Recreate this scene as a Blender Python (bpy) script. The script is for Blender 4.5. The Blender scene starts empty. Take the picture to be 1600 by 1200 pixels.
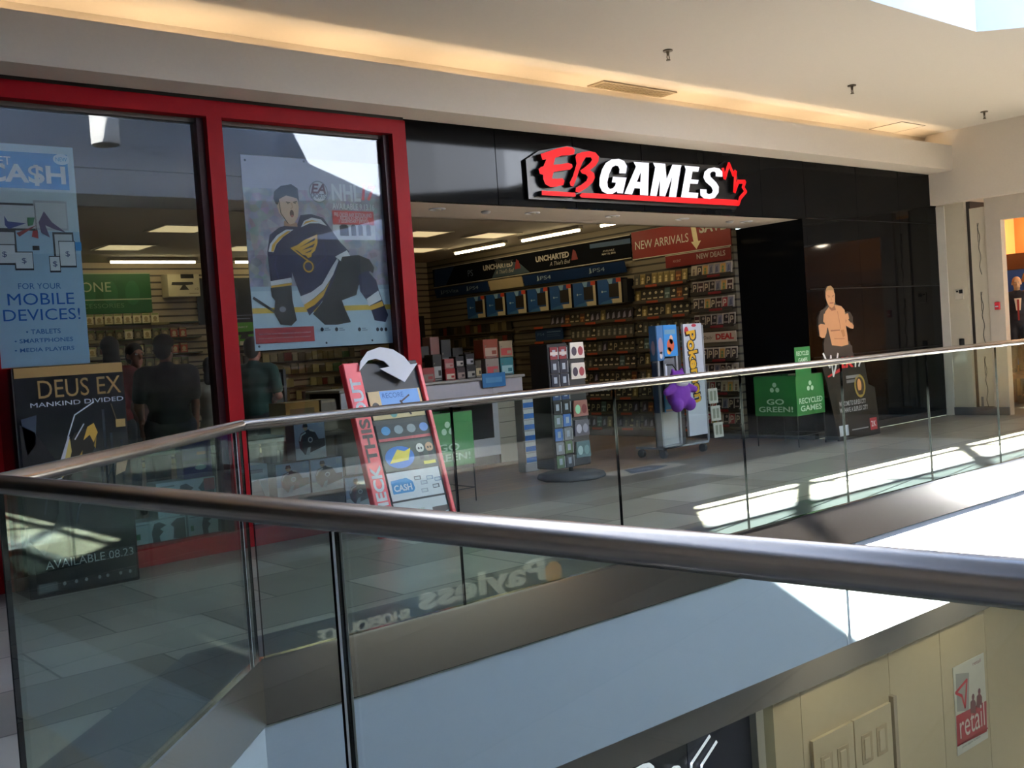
import bpy, bmesh, math, random
from mathutils import Vector, Matrix

SC = bpy.context.scene
COL = SC.collection
RND = random.Random(11)
R = math.radians
PI = math.pi

# ------------------------------------------------------------------ camera
F_PX, YAW, PITCH, ROLL, EYE = 1640.0, R(40.0), R(-1.92), R(-3.96), 1.30
_fw = Vector((math.sin(YAW) * math.cos(PITCH), math.cos(YAW) * math.cos(PITCH), math.sin(PITCH)))
_r0 = Vector((math.cos(YAW), -math.sin(YAW), 0))
_u0 = _r0.cross(_fw)
_rt = _r0 * math.cos(ROLL) + _u0 * math.sin(ROLL)
_up = -_r0 * math.sin(ROLL) + _u0 * math.cos(ROLL)
cam_d = bpy.data.cameras.new('camera')
cam = bpy.data.objects.new('camera', cam_d)
COL.objects.link(cam)
cam.matrix_world = Matrix(((_rt.x, _up.x, -_fw.x, 0), (_rt.y, _up.y, -_fw.y, 0), (_rt.z, _up.z, -_fw.z, EYE), (0, 0, 0, 1)))
cam_d.sensor_fit = 'HORIZONTAL'
cam_d.sensor_width = 36.0
cam_d.lens = 36.0 * F_PX / 1600.0
cam_d.clip_start = 0.05
cam_d.clip_end = 300
SC.camera = cam

# ------------------------------------------------------------------ view, sky, sun
SC.view_settings.view_transform = 'Standard'
SC.view_settings.look = 'None'
SC.view_settings.gamma = 1.0
SC.view_settings.use_curve_mapping = False
SC.view_settings.exposure = 1.1
SC.cycles.max_bounces = 9
SC.cycles.diffuse_bounces = 4
SC.cycles.glossy_bounces = 5
SC.cycles.transparent_max_bounces = 32
SC.cycles.transmission_bounces = 4
SC.cycles.caustics_reflective = False
SC.cycles.caustics_refractive = False
SC.cycles.sample_clamp_indirect = 6.0
SC.cycles.use_denoising = True

SUN_DIR = Vector((1.523, 0.253, -1.0)).normalized()
world = bpy.data.worlds.new('sky')
SC.world = world
world.use_nodes = True
_nt = world.node_tree
_bg = _nt.nodes['Background']
_sky = _nt.nodes.new('ShaderNodeTexSky')
_sky.sky_type = 'NISHITA'
_sky.sun_disc = False
_sky.sun_elevation = math.asin(-SUN_DIR.z)
_sky.sun_rotation = math.atan2(-SUN_DIR.x, -SUN_DIR.y)
_nt.links.new(_sky.outputs[0], _bg.inputs[0])
_bg.inputs[1].default_value = 0.55
sun_d = bpy.data.lights.new('sun', 'SUN')
sun_d.energy = 165.0
sun_d.angle = R(0.53)
sun_d.color = (1.0, 0.95, 0.86)
sun = bpy.data.objects.new('sun', sun_d)
COL.objects.link(sun)
sun.rotation_euler = SUN_DIR.to_track_quat('-Z', 'Y').to_euler()
sun.location = (-8, -2, 9)


# ------------------------------------------------------------------ measuring: a photo measurement into metres on a known plane
def _ray(x, y):
    return _rt * ((x - 800) / F_PX) - _up * ((y - 600) / F_PX) + _fw


def onY(x, y, Y):
    d = _ray(x, y)
    return Vector((0, 0, EYE)) + d * (Y / d.y)


def onX(x, y, X):
    d = _ray(x, y)
    return Vector((0, 0, EYE)) + d * (X / d.x)


def crop(x0, y0, k, pts):
    return [(x0 + a / k, y0 + b / k) for a, b in pts]


# ------------------------------------------------------------------ materials
def lin(h):
    h = h.lstrip('#')
    out = []
    for i in (0, 2, 4):
        c = int(h[i:i + 2], 16) / 255
        out.append(c / 12.92 if c <= 0.04045 else ((c + 0.055) / 1.055) ** 2.4)
    return (*out, 1.0)


_M = {}


def mat(hexc, rough=0.5, metal=0.0, var=0.07, scale=9.0, emit=0.0, spec=0.5, coat=0.0, name=None):
    key = (hexc, rough, metal, var, scale, emit, spec, coat)
    if key in _M:
        return _M[key]
    m = bpy.data.materials.new(name or ('paint_' + hexc.lstrip('#')))
    m.use_nodes = True
    nt = m.node_tree
    p = nt.nodes['Principled BSDF']
    c = lin(hexc)
    no = nt.nodes.new('ShaderNodeTexNoise')
    no.inputs['Scale'].default_value = scale
    no.inputs['Detail'].default_value = 3
    tc = nt.nodes.new('ShaderNodeTexCoord')
    nt.links.new(tc.outputs['Object'], no.inputs['Vector'])
    mx = nt.nodes.new('ShaderNodeMix')
    mx.data_type = 'RGBA'
    nt.links.new(no.outputs['Fac'], mx.inputs['Factor'])
    mx.inputs[6].default_value = tuple(max(0, v * (1 - var)) for v in c[:3]) + (1,)
    mx.inputs[7].default_value = tuple(min(1, v * (1 + var)) for v in c[:3]) + (1,)
    nt.links.new(mx.outputs[2], p.inputs['Base Color'])
    p.inputs['Roughness'].default_value = rough
    p.inputs['Metallic'].default_value = metal
    p.inputs['Specular IOR Level'].default_value = spec
    p.inputs['Coat Weight'].default_value = coat
    p.inputs['Coat Roughness'].default_value = 0.06
    if emit:
        nt.links.new(mx.outputs[2], p.inputs['Emission Color'])
        p.inputs['Emission Strength'].default_value = emit
    _M[key] = m
    return m


def nodes_mat(name):
    m = bpy.data.materials.new(name)
    m.use_nodes = True
    nt = m.node_tree
    return m, nt, nt.nodes['Principled BSDF']


def ramp(nt, src, stops):
    r = nt.nodes.new('ShaderNodeValToRGB')
    e = r.color_ramp.elements
    while len(e) < len(stops):
        e.new(0.5)
    for el, (p, h) in zip(e, stops):
        el.position = p
        el.color = lin(h)
    nt.links.new(src, r.inputs['Fac'])
    return r.outputs['Color']


def glass_mat(name, tint, refl=1.0):
    m, nt, p = nodes_mat(name)
    nt.nodes.remove(p)
    out = nt.nodes['Material Output']
    geo = nt.nodes.new('ShaderNodeNewGeometry')
    dot = nt.nodes.new('ShaderNodeVectorMath')
    dot.operation = 'DOT_PRODUCT'
    nt.links.new(geo.outputs['Normal'], dot.inputs[0])
    nt.links.new(geo.outputs['Incoming'], dot.inputs[1])

    def mth(op, a, b=None):
        n = nt.nodes.new('ShaderNodeMath')
        n.operation = op
        for i, v in enumerate((a, b)):
            if v is None:
                continue
            if isinstance(v, (int, float)):
                n.inputs[i].default_value = v
            else:
                nt.links.new(v, n.inputs[i])
        return n.outputs[0]
    c = mth('ABSOLUTE', dot.outputs['Value'])
    one = mth('SUBTRACT', 1.0, c)
    f = mth('ADD', mth('MULTIPLY', mth('POWER', one, 5.0), 0.96), 0.042)
    f = mth('MINIMUM', mth('MULTIPLY', f, refl), 1.0)
    no = nt.nodes.new('ShaderNodeTexNoise')
    no.inputs['Scale'].default_value = 1.5
    tr = nt.nodes.new('ShaderNodeBsdfTransparent')
    mx = nt.nodes.new('ShaderNodeMix')
    mx.data_type = 'RGBA'
    nt.links.new(no.outputs['Fac'], mx.inputs['Factor'])
    t = lin(tint)
    mx.inputs[6].default_value = t
    mx.inputs[7].default_value = tuple(min(1, v * 1.015) for v in t[:3]) + (1,)
    nt.links.new(mx.outputs[2], tr.inputs['Color'])
    gl = nt.nodes.new('ShaderNodeBsdfGlossy')
    gl.inputs['Roughness'].default_value = 0.0
    ms = nt.nodes.new('ShaderNodeMixShader')
    nt.links.new(f, ms.inputs[0])
    nt.links.new(tr.outputs[0], ms.inputs[1])
    nt.links.new(gl.outputs[0], ms.inputs[2])
    nt.links.new(ms.outputs[0], out.inputs['Surface'])
    return m


GLASS = glass_mat('guard_glass', '#f0f7f4')
SHOPGLASS = glass_mat('shop_glass', '#eef2f2', 1.35)
GEDGE = mat('#090a0a', 0.12, var=0.2, name='glass_edge')
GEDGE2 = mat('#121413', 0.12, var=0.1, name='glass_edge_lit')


def brushed(name, hexc, rough, axis, sc=220):
    m, nt, p = nodes_mat(name)
    tc = nt.nodes.new('ShaderNodeTexCoord')
    mp = nt.nodes.new('ShaderNodeMapping')
    s = [sc, sc, sc]
    s[axis] = 1.2
    mp.inputs['Scale'].default_value = s
    nt.links.new(tc.outputs['Object'], mp.inputs['Vector'])
    no = nt.nodes.new('ShaderNodeTexNoise')
    no.inputs['Detail'].default_value = 4
    nt.links.new(mp.outputs[0], no.inputs['Vector'])
    c = lin(hexc)
    mx = nt.nodes.new('ShaderNodeMix')
    mx.data_type = 'RGBA'
    nt.links.new(no.outputs['Fac'], mx.inputs['Factor'])
    mx.inputs[6].default_value = tuple(v * 0.86 for v in c[:3]) + (1,)
    mx.inputs[7].default_value = tuple(min(1, v * 1.12) for v in c[:3]) + (1,)
    nt.links.new(mx.outputs[2], p.inputs['Base Color'])
    mr = nt.nodes.new('ShaderNodeMapRange')
    mr.inputs['To Min'].default_value = rough * 0.8
    mr.inputs['To Max'].default_value = rough * 1.25
    nt.links.new(no.outputs['Fac'], mr.inputs['Value'])
    nt.links.new(mr.outputs[0], p.inputs['Roughness'])
    p.inputs['Metallic'].default_value = 1.0
    return m


STEEL = mat('#938c86', 0.27, 1.0, var=0.05, scale=3, name='handrail_steel')
FASCIA = brushed('fascia_steel', '#cbc3bb', 0.22, 2, 160)


def tiles(name, a, b, joint, w, h, rough, off=0.5, bias=0.0):
    m, nt, p = nodes_mat(name)
    tc = nt.nodes.new('ShaderNodeTexCoord')
    br = nt.nodes.new('ShaderNodeTexBrick')
    br.offset = off
    br.inputs['Scale'].default_value = 1.0
    br.inputs['Color1'].default_value = lin(a)
    br.inputs['Color2'].default_value = lin(b)
    br.inputs['Mortar'].default_value = lin(joint)
    br.inputs['Mortar Size'].default_value = 0.007
    br.inputs['Bias'].default_value = bias
    br.inputs['Brick Width'].default_value = w
    br.inputs['Row Height'].default_value = h
    nt.links.new(tc.outputs['Object'], br.inputs['Vector'])
    no = nt.nodes.new('ShaderNodeTexNoise')
    no.inputs['Scale'].default_value = 3.5
    no.inputs['Detail'].default_value = 6
    nt.links.new(tc.outputs['Object'], no.inputs['Vector'])
    hv = nt.nodes.new('ShaderNodeHueSaturation')
    mr = nt.nodes.new('ShaderNodeMapRange')
    mr.inputs['To Min'].default_value = 0.8
    mr.inputs['To Max'].default_value = 1.2
    nt.links.new(no.outputs['Fac'], mr.inputs['Value'])
    nt.links.new(mr.outputs[0], hv.inputs['Value'])
    nt.links.new(br.outputs['Color'], hv.inputs['Color'])
    nt.links.new(hv.outputs['Color'], p.inputs['Base Color'])
    p.inputs['Roughness'].default_value = rough
    return m


TILE = tiles('stone_tile', '#b0aaa0', '#78736a', '#4c4843', 0.9, 0.6, 0.32)
TILEDK = tiles('dark_border_tile', '#5c5f63', '#55575b', '#4a4b4e', 0.6, 0.6, 0.3)
TILEBR = tiles('brown_border_tile', '#6f675f', '#665e57', '#554f49', 0.6, 0.45, 0.3)
WOOD = tiles('shop_wood_floor', '#8a6a4e', '#7c5f47', '#5e4836', 1.2, 0.16, 0.3)
PLASTER = mat('#cdc4b9', 0.9, var=0.03, scale=40, name='plaster')
CEILM = mat('#cfc8be', 0.92, var=0.02, scale=30, name='ceiling_paint')
WELLM = mat('#a9b3c5', 0.85, var=0.02, scale=20, name='skylight_paint')
WHITEF = mat('#bcc6d3', 0.75, var=0.02, scale=15, name='white_fascia_paint')
BLACKP = mat('#0d0e10', 0.05, var=0.25, scale=3, spec=0.07, name='black_gloss_panel')
BLACKG = mat('#08090b', 0.5, var=0.2, name='black_groove')
REDP = mat('#860c15', 0.5, var=0.1, scale=5, spec=0.1, name='red_frame_paint')
REDDK = mat('#3a0d12', 0.45, var=0.1, scale=5, name='dark_red_reveal')
CREAM = mat('#cdb997', 0.8, var=0.04, scale=12, name='cream_wall')
CREAM2 = mat('#c4bba8', 0.7, var=0.04, scale=12, name='cream_pillar')
BLACK = mat('#101113', 0.5, name='black_plastic')
DARK = mat('#232427', 0.55, name='dark_grey_plastic')
GREY = mat('#6d6f73', 0.5, name='grey_plastic')
LGREY = mat('#a9aaae', 0.5, name='light_grey_laminate')
WHITE = mat('#d9dade', 0.5, name='white_print')
CHROME = mat('#c8c8ca', 0.15, 1.0, name='chrome')


def ink(h, rough=0.45):
    return mat(h, rough, var=0.06, scale=14, spec=0.3, name='ink_' + h.lstrip('#'))


# ------------------------------------------------------------------ geometry builder
def FACE_Y(x, y, z):      # local x -> +X, local y -> +Z, out of the face -> -Y
    return Matrix(((1, 0, 0, x), (0, 0, -1, y), (0, 1, 0, z), (0, 0, 0, 1)))


def FACE_X(x, y, z):      # local x -> -Y, local y -> +Z, out of the face -> -X
    return Matrix(((0, 0, -1, x), (-1, 0, 0, y), (0, 1, 0, z), (0, 0, 0, 1)))


_TXT = {}


def text_geo(s, shear=0.0, bold=0.0, extrude=0.0):
    key = (s, shear, bold, extrude)
    if key in _TXT:
        return _TXT[key]
    cu = bpy.data.curves.new('lettering', 'FONT')
    cu.body = s
    cu.shear = shear
    cu.offset = bold
    cu.extrude = extrude
    cu.resolution_u = 3
    ob = bpy.data.objects.new('lettering', cu)
    COL.objects.link(ob)
    dg = bpy.context.evaluated_depsgraph_get()
    ev = ob.evaluated_get(dg)
    me = ev.to_mesh()
    vs = [v.co.copy() for v in me.vertices]
    fs = [tuple(p.vertices) for p in me.polygons]
    ev.to_mesh_clear()
    bpy.data.objects.remove(ob)
    bpy.data.curves.remove(cu)
    xs = [v.x for v in vs] or [0, 1]
    ys = [v.y for v in vs] or [0, 1]
    _TXT[key] = (vs, fs, min(xs), max(xs), min(ys), max(ys))
    return _TXT[key]


LAY = 0.0007


class B:
    def __init__(self, M=None):
        self.v, self.f, self.m, self.mats, self.sm = [], [], [], [], []
        self.M = M or Matrix.Identity(4)

    def mi(self, m):
        if m not in self.mats:
            self.mats.append(m)
        return self.mats.index(m)

    def add(self, vs, fs, m, smooth=False):
        b = len(self.v)
        i = self.mi(m)
        self.v += [self.M @ Vector(p) for p in vs]
        for f in fs:
            self.f.append(tuple(b + k for k in f))
            self.m.append(i)
            self.sm.append(smooth)
        return self

    def box(self, x0, y0, z0, x1, y1, z1, m):
        v = [(x0, y0, z0), (x1, y0, z0), (x1, y1, z0), (x0, y1, z0), (x0, y0, z1), (x1, y0, z1), (x1, y1, z1), (x0, y1, z1)]
        f = [(0, 3, 2, 1), (4, 5, 6, 7), (0, 1, 5, 4), (1, 2, 6, 5), (2, 3, 7, 6), (3, 0, 4, 7)]
        return self.add(v, f, m)

    def rbox(self, x0, y0, z0, x1, y1, z1, m, r=0.01, seg=1):
        bm = bmesh.new()
        bmesh.ops.create_cube(bm, size=1)
        for v in bm.verts:
            v.co = Vector(((x0 + x1) / 2 + v.co.x * (x1 - x0), (y0 + y1) / 2 + v.co.y * (y1 - y0), (z0 + z1) / 2 + v.co.z * (z1 - z0)))
        bmesh.ops.bevel(bm, geom=list(bm.edges), offset=r, segments=seg, affect='EDGES', profile=0.5)
        bm.verts.index_update()
        self.add([v.co.copy() for v in bm.verts], [tuple(v.index for v in f.verts) for f in bm.faces], m, seg > 1)
        bm.free()
        return self

    def poly(self, pts, m):
        return self.add(pts, [tuple(range(len(pts)))], m)

    def prism(self, pts, z0, z1, m, side=None):
        n = len(pts)
        a = sum(pts[i][0] * pts[(i + 1) % n][1] - pts[(i + 1) % n][0] * pts[i][1] for i in range(n))
        if a < 0:
            pts = pts[::-1]
        v = [(x, y, z0) for x, y in pts] + [(x, y, z1) for x, y in pts]
        self.add(v, [tuple(range(n, 2 * n))], m)
        return self.add(v, [tuple(range(n - 1, -1, -1))] + [(i, (i + 1) % n, n + (i + 1) % n, n + i) for i in range(n)], side or m)

    def cyl(self, p0, p1, r0, m, r1=None, n=16, caps=True, smooth=True):
        p0, p1 = Vector(p0), Vector(p1)
        r1 = r0 if r1 is None else r1
        d = (p1 - p0).normalized()
        a = d.orthogonal().normalized()
        b = d.cross(a)
        v = []
        for p, r in ((p0, r0), (p1, r1)):
            v += [p + (a * math.cos(t) + b * math.sin(t)) * r for t in (2 * PI * k / n for k in range(n))]
        self.add(v, [(i, (i + 1) % n, n + (i + 1) % n, n + i) for i in range(n)], m, smooth)
        if caps:
            self.add(v, [tuple(range(n - 1, -1, -1)), tuple(range(n, 2 * n))], m)
        return self

    def tube(self, pts, r, m, n=10, caps=True):
        pts = [Vector(p) for p in pts]
        v, a = [], None
        for i, p in enumerate(pts):
            d = ((pts[min(i + 1, len(pts) - 1)] - p).normalized() + (p - pts[max(i - 1, 0)]).normalized()).normalized()
            a = d.orthogonal().normalized() if a is None else (a - d * a.dot(d)).normalized()
            b = d.cross(a)
            k = 1.0
            if 0 < i < len(pts) - 1:
                k = 1 / max(0.5, d.dot((pts[i + 1] - p).normalized()))
            v += [p + (a * math.cos(t) + b * math.sin(t)) * r for t in (2 * PI * q / n for q in range(n))]
        f = [(j * n + i, j * n + (i + 1) % n, (j + 1) * n + (i + 1) % n, (j + 1) * n + i) for j in range(len(pts) - 1) for i in range(n)]
        self.add(v, f, m, True)
        if caps:
            self.add(v, [tuple(range(n - 1, -1, -1)), tuple(range(len(v) - n, len(v)))], m)
        return self

    def lathe(self, prof, m, n=20, c=(0, 0, 0)):
        v = [(c[0] + r * math.cos(2 * PI * k / n), c[1] + r * math.sin(2 * PI * k / n), c[2] + z) for r, z in prof for k in range(n)]
        f = [(j * n + i, j * n + (i + 1) % n, (j + 1) * n + (i + 1) % n, (j + 1) * n + i) for j in range(len(prof) - 1) for i in range(n)]
        return self.add(v, f, m, True)

    def ball(self, c, r, m, n=12):
        r = (r, r, r) if isinstance(r, (int, float)) else r
        bm = bmesh.new()
        bmesh.ops.create_uvsphere(bm, u_segments=n, v_segments=max(6, n * 2 // 3), radius=1)
        self.add([(c[0] + v.co.x * r[0], c[1] + v.co.y * r[1], c[2] + v.co.z * r[2]) for v in bm.verts],
                 [tuple(v.index for v in f.verts) for f in bm.faces], m, True)
        bm.free()
        return self

    # flat printed marks, in the plane of the local frame, each layer lifted a hair
    def rect(self, x0, y0, x1, y1, m, k=1):
        return self.poly([(x0, y0, k * LAY), (x1, y0, k * LAY), (x1, y1, k * LAY), (x0, y1, k * LAY)], m)

    def shape(self, pts, m, k=1):
        n = len(pts)
        a = sum(pts[i][0] * pts[(i + 1) % n][1] - pts[(i + 1) % n][0] * pts[i][1] for i in range(n))
        if a < 0:
            pts = pts[::-1]
        return self.poly([(x, y, k * LAY) for x, y in pts], m)

    def ell(self, cx, cy, rx, ry, m, k=1, n=20):
        return self.poly([(cx + rx * math.cos(2 * PI * i / n), cy + ry * math.sin(2 * PI * i / n), k * LAY) for i in range(n)], m)

    def line(self, pts, w, m, k=1, closed=False):
        P = [Vector((p[0], p[1])) for p in pts]
        if closed:
            P.append(P[0])
        for a, b in zip(P, P[1:]):
            d = (b - a)
            if d.length < 1e-6:
                continue
            d.normalize()
            n = Vector((-d.y, d.x)) * (w / 2)
            e = d * (w * 0.25)
            q = [a - e - n, b + e - n, b + e + n, a - e + n]
            self.poly([(p.x, p.y, k * LAY) for p in q], m)
        return self

    def text(self, s, x0, y0, x1, y1, m, k=2, shear=0.0, bold=0.0, rot=0.0, ext=0.0):
        vs, fs, a, b, c, d = text_geo(s, shear, bold, ext)
        sx, sy = (x1 - x0) / max(1e-6, b - a), (y1 - y0) / max(1e-6, d - c)
        out = []
        for v in vs:
            px, py = x0 + (v.x - a) * sx, y0 + (v.y - c) * sy
            if rot:
                cx, cy = (x0 + x1) / 2, (y0 + y1) / 2
                dx, dy = px - cx, py - cy
                px, py = cx + dx * math.cos(rot) - dy * math.sin(rot), cy + dx * math.sin(rot) + dy * math.cos(rot)
            out.append((px, py, k * LAY + (v.z + ext if ext else 0)))
        return self.add(out, fs, m)

    def obj(self, name, parent=None, loc=None, rotz=0.0):
        me = bpy.data.meshes.new(name)
        me.from_pydata([tuple(p) for p in self.v], [], self.f)
        for m in self.mats:
            me.materials.append(m)
        me.polygons.foreach_set('material_index', self.m)
        me.polygons.foreach_set('use_smooth', self.sm)
        me.update()
        o = bpy.data.objects.new(name, me)
        COL.objects.link(o)
        if parent is not None:
            o.parent = parent
        if loc is not None:
            o.location = loc
        o.rotation_euler.z = rotz
        return o


def tag(o, label, cat, group=None, kind=None):
    o['label'] = label
    o['category'] = cat
    if group:
        o['group'] = group
    if kind:
        o['kind'] = kind
    return o


def thing(name, label, cat, loc=(0, 0, 0), rotz=0.0, group=None):
    o = bpy.data.objects.new(name, None)
    COL.objects.link(o)
    o.empty_display_size = 0.1
    o.location = loc
    o.rotation_euler.z = rotz
    return tag(o, label, cat, group)


def struct(b, name, label=None, parent=None):
    o = b.obj(name, parent)
    o['kind'] = 'structure'
    if label:
        o['label'] = label
    return o


def dup(root, loc, label, group=None, rotz=None):
    r = root.copy()
    COL.objects.link(r)
    r.location = loc
    if rotz is not None:
        r.rotation_euler.z = rotz
    r['label'] = label
    if group:
        r['group'] = group
    for ch in list(root.children):
        c = ch.copy()
        COL.objects.link(c)
        c.parent = r
        for g in list(ch.children):
            d = g.copy()
            COL.objects.link(d)
            d.parent = c
    return r


ORD = ['first', 'second', 'third', 'fourth', 'fifth', 'sixth', 'seventh', 'eighth', 'ninth', 'tenth', 'eleventh', 'twelfth', 'thirteenth',
       'fourteenth', 'fifteenth', 'sixteenth', 'seventeenth', 'eighteenth', 'nineteenth', 'twentieth', 'twenty-first', 'twenty-second',
       'twenty-third', 'twenty-fourth', 'twenty-fifth', 'twenty-sixth', 'twenty-seventh', 'twenty-eighth', 'twenty-ninth', 'thirtieth']


# ================================================================== THE SETTING
K, J = (2.04, 4.297), (0.700, 2.925)
VOID = [K, (12.0, 4.297), (13.4, 2.9), (13.4, -2.5), (1.33, -2.5), J]
Zb = -1.01          # underside of the slab edge
ZL = -4.60          # lower floor


def flat(b, pts, z, m, up=True):
    n = len(pts)
    a = sum(pts[i][0] * pts[(i + 1) % n][1] - pts[(i + 1) % n][0] * pts[i][1] for i in range(n))
    if (a < 0) == up:
        pts = pts[::-1]
    b.poly([(x, y, z) for x, y in pts], m)


def strip(b, pts, z0, z1, m, closed=False):
    P = list(pts) + ([pts[0]] if closed else [])
    for p, q in zip(P, P[1:]):
        b.poly([(p[0], p[1], z0), (q[0], q[1], z0), (q[0], q[1], z1), (p[0], p[1], z1)], m)


def offset(pts, d):
    """Closed outline moved sideways by d (to the left of its direction of travel)."""
    out, n = [], len(pts)
    for i in range(n):
        p, q, r = Vector(pts[i - 1]), Vector(pts[i]), Vector(pts[(i + 1) % n])
        a, c = (q - p).normalized(), (r - q).normalized()
        na, nc = Vector((-a.y, a.x)), Vector((-c.y, c.x))
        bis = (na + nc).normalized()
        out.append(tuple(q + bis * (d / max(0.3, bis.dot(na)))))
    return out


# upper floor with its border strips
OUT = offset(VOID, 0.40)
b = B()
for i in range(6):
    flat(b, [VOID[i], VOID[(i + 1) % 6], OUT[(i + 1) % 6], OUT[i]], 0, TILEDK)
flat(b, [(-5, OUT[0][1]), (17.6, OUT[0][1]), (17.6, 6.65), (-5, 6.65)], 0, TILE)
flat(b, [(-5, -7), (OUT[4][0], -7), OUT[4], OUT[5], OUT[0], (-5, OUT[0][1])], 0, TILE)
flat(b, [(OUT[4][0], -7), (17.6, -7), (17.6, OUT[3][1]), OUT[4]], 0, TILE)
flat(b, [OUT[3], (17.6, OUT[3][1]), (17.6, OUT[1][1]), OUT[1], OUT[2]], 0, TILE)
flat(b, [(-5, 6.65), (17.6, 6.65), (17.6, 7.1), (-5, 7.1)], 0, TILEBR)
flat(b, [(-2.2, 7.1), (10.6, 7.1), (10.6, 7.42), (-2.2, 7.42)], 0, TILEBR)
flat(b, [(-2.2, 7.42), (10.6, 7.42), (10.6, 14.5), (-2.2, 14.5)], 0, WOOD)
flat(b, [(13.66, 7.1), (17.6, 7.1), (17.6, 7.7), (13.66, 7.7)], 0, TILEBR)
flat(b, [(-5, 7.1), (-2.2, 7.1), (-2.2, 14.5), (-5, 14.5)], 0, TILEBR)
struct(b, 'floor')

# slab edge: steel band over white fascia
b = B()
strip(b, offset(VOID, -0.012), -0.285, -0.004, FASCIA, True)
b2 = offset(VOID, -0.012)
for i in range(6):
    flat(b, [b2[i], b2[(i + 1) % 6], offset(VOID, 0.03)[(i + 1) % 6], offset(VOID, 0.03)[i]], -0.004 + 0.006, FASCIA)
strip(b, offset(VOID, -0.012), -0.004, 0.002, FASCIA, True)
struct(b, 'trim_1')
b = B()
strip(b, offset(VOID, 0.02), -0.30, -0.285, BLACKG, True)
strip(b, offset(VOID, 0.0), Zb, -0.30, WHITEF, True)
b.box(6.60, 4.290, Zb, 6.612, 4.297, -0.30, mat('#c3c7cc', 0.7))
struct(b, 'trim_2')
b = B()
flat(b, [(-5, 4.297), (17.6, 4.297), (17.6, 7.3), (-5, 7.3)], Zb, WHITEF, False)
flat(b, [(-5, -2.5), VOID[4], J, K, (-5, 4.297)], Zb, WHITEF, False)
flat(b, [(-5, -7), (17.6, -7), (17.6, -2.5), (-5, -2.5)], Zb, WHITEF, False)
flat(b, [(12.0, 4.297), (13.4, 2.9), (13.4, -2.5), (17.6, -2.5), (17.6, 4.297)], Zb, WHITEF, False)
struct(b, 'ceiling_lower')

# lower level
b = B()
flat(b, [(-5, -7), (17.6, -7), (17.6, 7.3), (-5, 7.3)], ZL, TILE)
struct(b, 'floor_lower')
GREYH = mat('#8a817b', 0.7, var=0.03, name='grey_header')
b = B()
b.box(-5, 5.46, -1.873, 17.6, 5.7, Zb, GREYH)
struct(b, 'trim_3')
b = B()
seams = [7.26, 7.70, 9.16, 10.15, 11.13, 12.2, 13.3, 14.4, 15.5, 17.6]
for s0, s1 in zip(seams, seams[1:]):
    b.box(s0 + 0.004, 5.52, ZL, s1 - 0.004, 5.56, -1.873, CREAM)
b.box(7.2, 5.535, ZL, 17.6, 5.6, -1.873, mat('#8e7d62', 0.8))
OLIVE = mat('#6f6748', 0.6)
b.box(7.10, 5.49, ZL, 7.26, 5.6, -1.873, OLIVE)
b.box(7.00, 5.47, ZL, 7.10, 5.6, -1.873, mat('#b5ad9d', 0.6))
struct(b, 'wall_lower_far')
b = B()
NAVY = mat('#14152a', 0.4, name='navy_panel')
b.box(-5, 5.56, ZL, 7.0, 5.62, -1.873, mat('#0a0b10', 0.3))
b.box(5.6, 5.545, ZL, 6.2, 5.56, -1.873, mat('#0d0e18', 0.35))
b.box(6.2, 5.54, ZL, 7.0, 5.56, -1.873, NAVY)
struct(b, 'wall_lower_store')
b = B()
b.poly([(-5, -3.05, ZL), (17.6, -3.05, ZL), (17.6, -3.05, Zb), (-5, -3.05, Zb)][::-1], mat('#39373a', 0.6))
struct(b, 'wall_lower_near')
b = B()
b.poly([(-5, -7, ZL), (-5, 7.3, ZL), (-5, 7.3, Zb), (-5, -7, Zb)], PLASTER)
struct(b, 'wall_lower_left')
b = B()
b.poly([(17.6, 7.3, ZL), (17.6, -7, ZL), (17.6, -7, Zb), (17.6, 7.3, Zb)], mat('#2b2928', 0.5))
struct(b, 'wall_lower_right')

# mall ceiling, skylight well, roof
ZC, ZR = 3.75, 5.2
WELL = [(-1.37, 4.3), (9.1, 4.3), (10.4, 3.0), (10.4, 2.0), (9.6, 1.3), (7.8, 0.0), (-1.37, 0.0), (-2.67, 1.3), (-2.67, 3.0)]
YN = 0.0
b = B()
flat(b, [(-5, 4.3), (13.6, 4.3), (13.6, 7.2), (-5, 7.2)], ZC, CEILM, False)
flat(b, [(-5, YN), WELL[6], WELL[7], WELL[8], WELL[0], (-5, 4.3)], ZC, CEILM, False)
flat(b, [WELL[1], WELL[2], WELL[3], WELL[4], WELL[5], (8.6, YN), (8.6, -0.4), (13.6, -0.4), (13.6, 4.3)], ZC, CEILM, False)
flat(b, [(13.3, -4.2), (13.6, -4.2), (13.6, -0.4), (13.3, -0.4)], ZC, CEILM, False)
flat(b, [(8.6, -4.2), (10.4, -4.2), (10.4, -0.4), (8.6, -0.4)], ZC, CEILM, False)
flat(b, [(8.6, -7), (13.6, -7), (13.6, -4.2), (8.6, -4.2)], ZC, CEILM, False)
flat(b, [(-5, -7), (8.6, -7), (8.6, YN), (-5, YN)], ZC, CEILM, False)
struct(b, 'ceiling')
b = B()
strip(b, WELL, ZC, ZR, WELLM, True)
strip(b, [(10.4, -4.2), (10.4, -0.4), (13.3, -0.4), (13.3, -4.2)], ZC, ZR, WELLM, True)  # second skylight, out of view, added to brighten the right side
struct(b, 'trim_4')
b = B()
ROOFM = mat('#8b8b88', 0.9)
flat(b, [(-14, 4.3), (24, 4.3), (24, 22), (-14, 22)], ZR, ROOFM)
flat(b, [(-14, -14), (8.6, -14), (8.6, YN), (-14, YN)], ZR, ROOFM)
flat(b, [(8.6, -14), (24, -14), (24, -4.2), (8.6, -4.2)], ZR, ROOFM)
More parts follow.
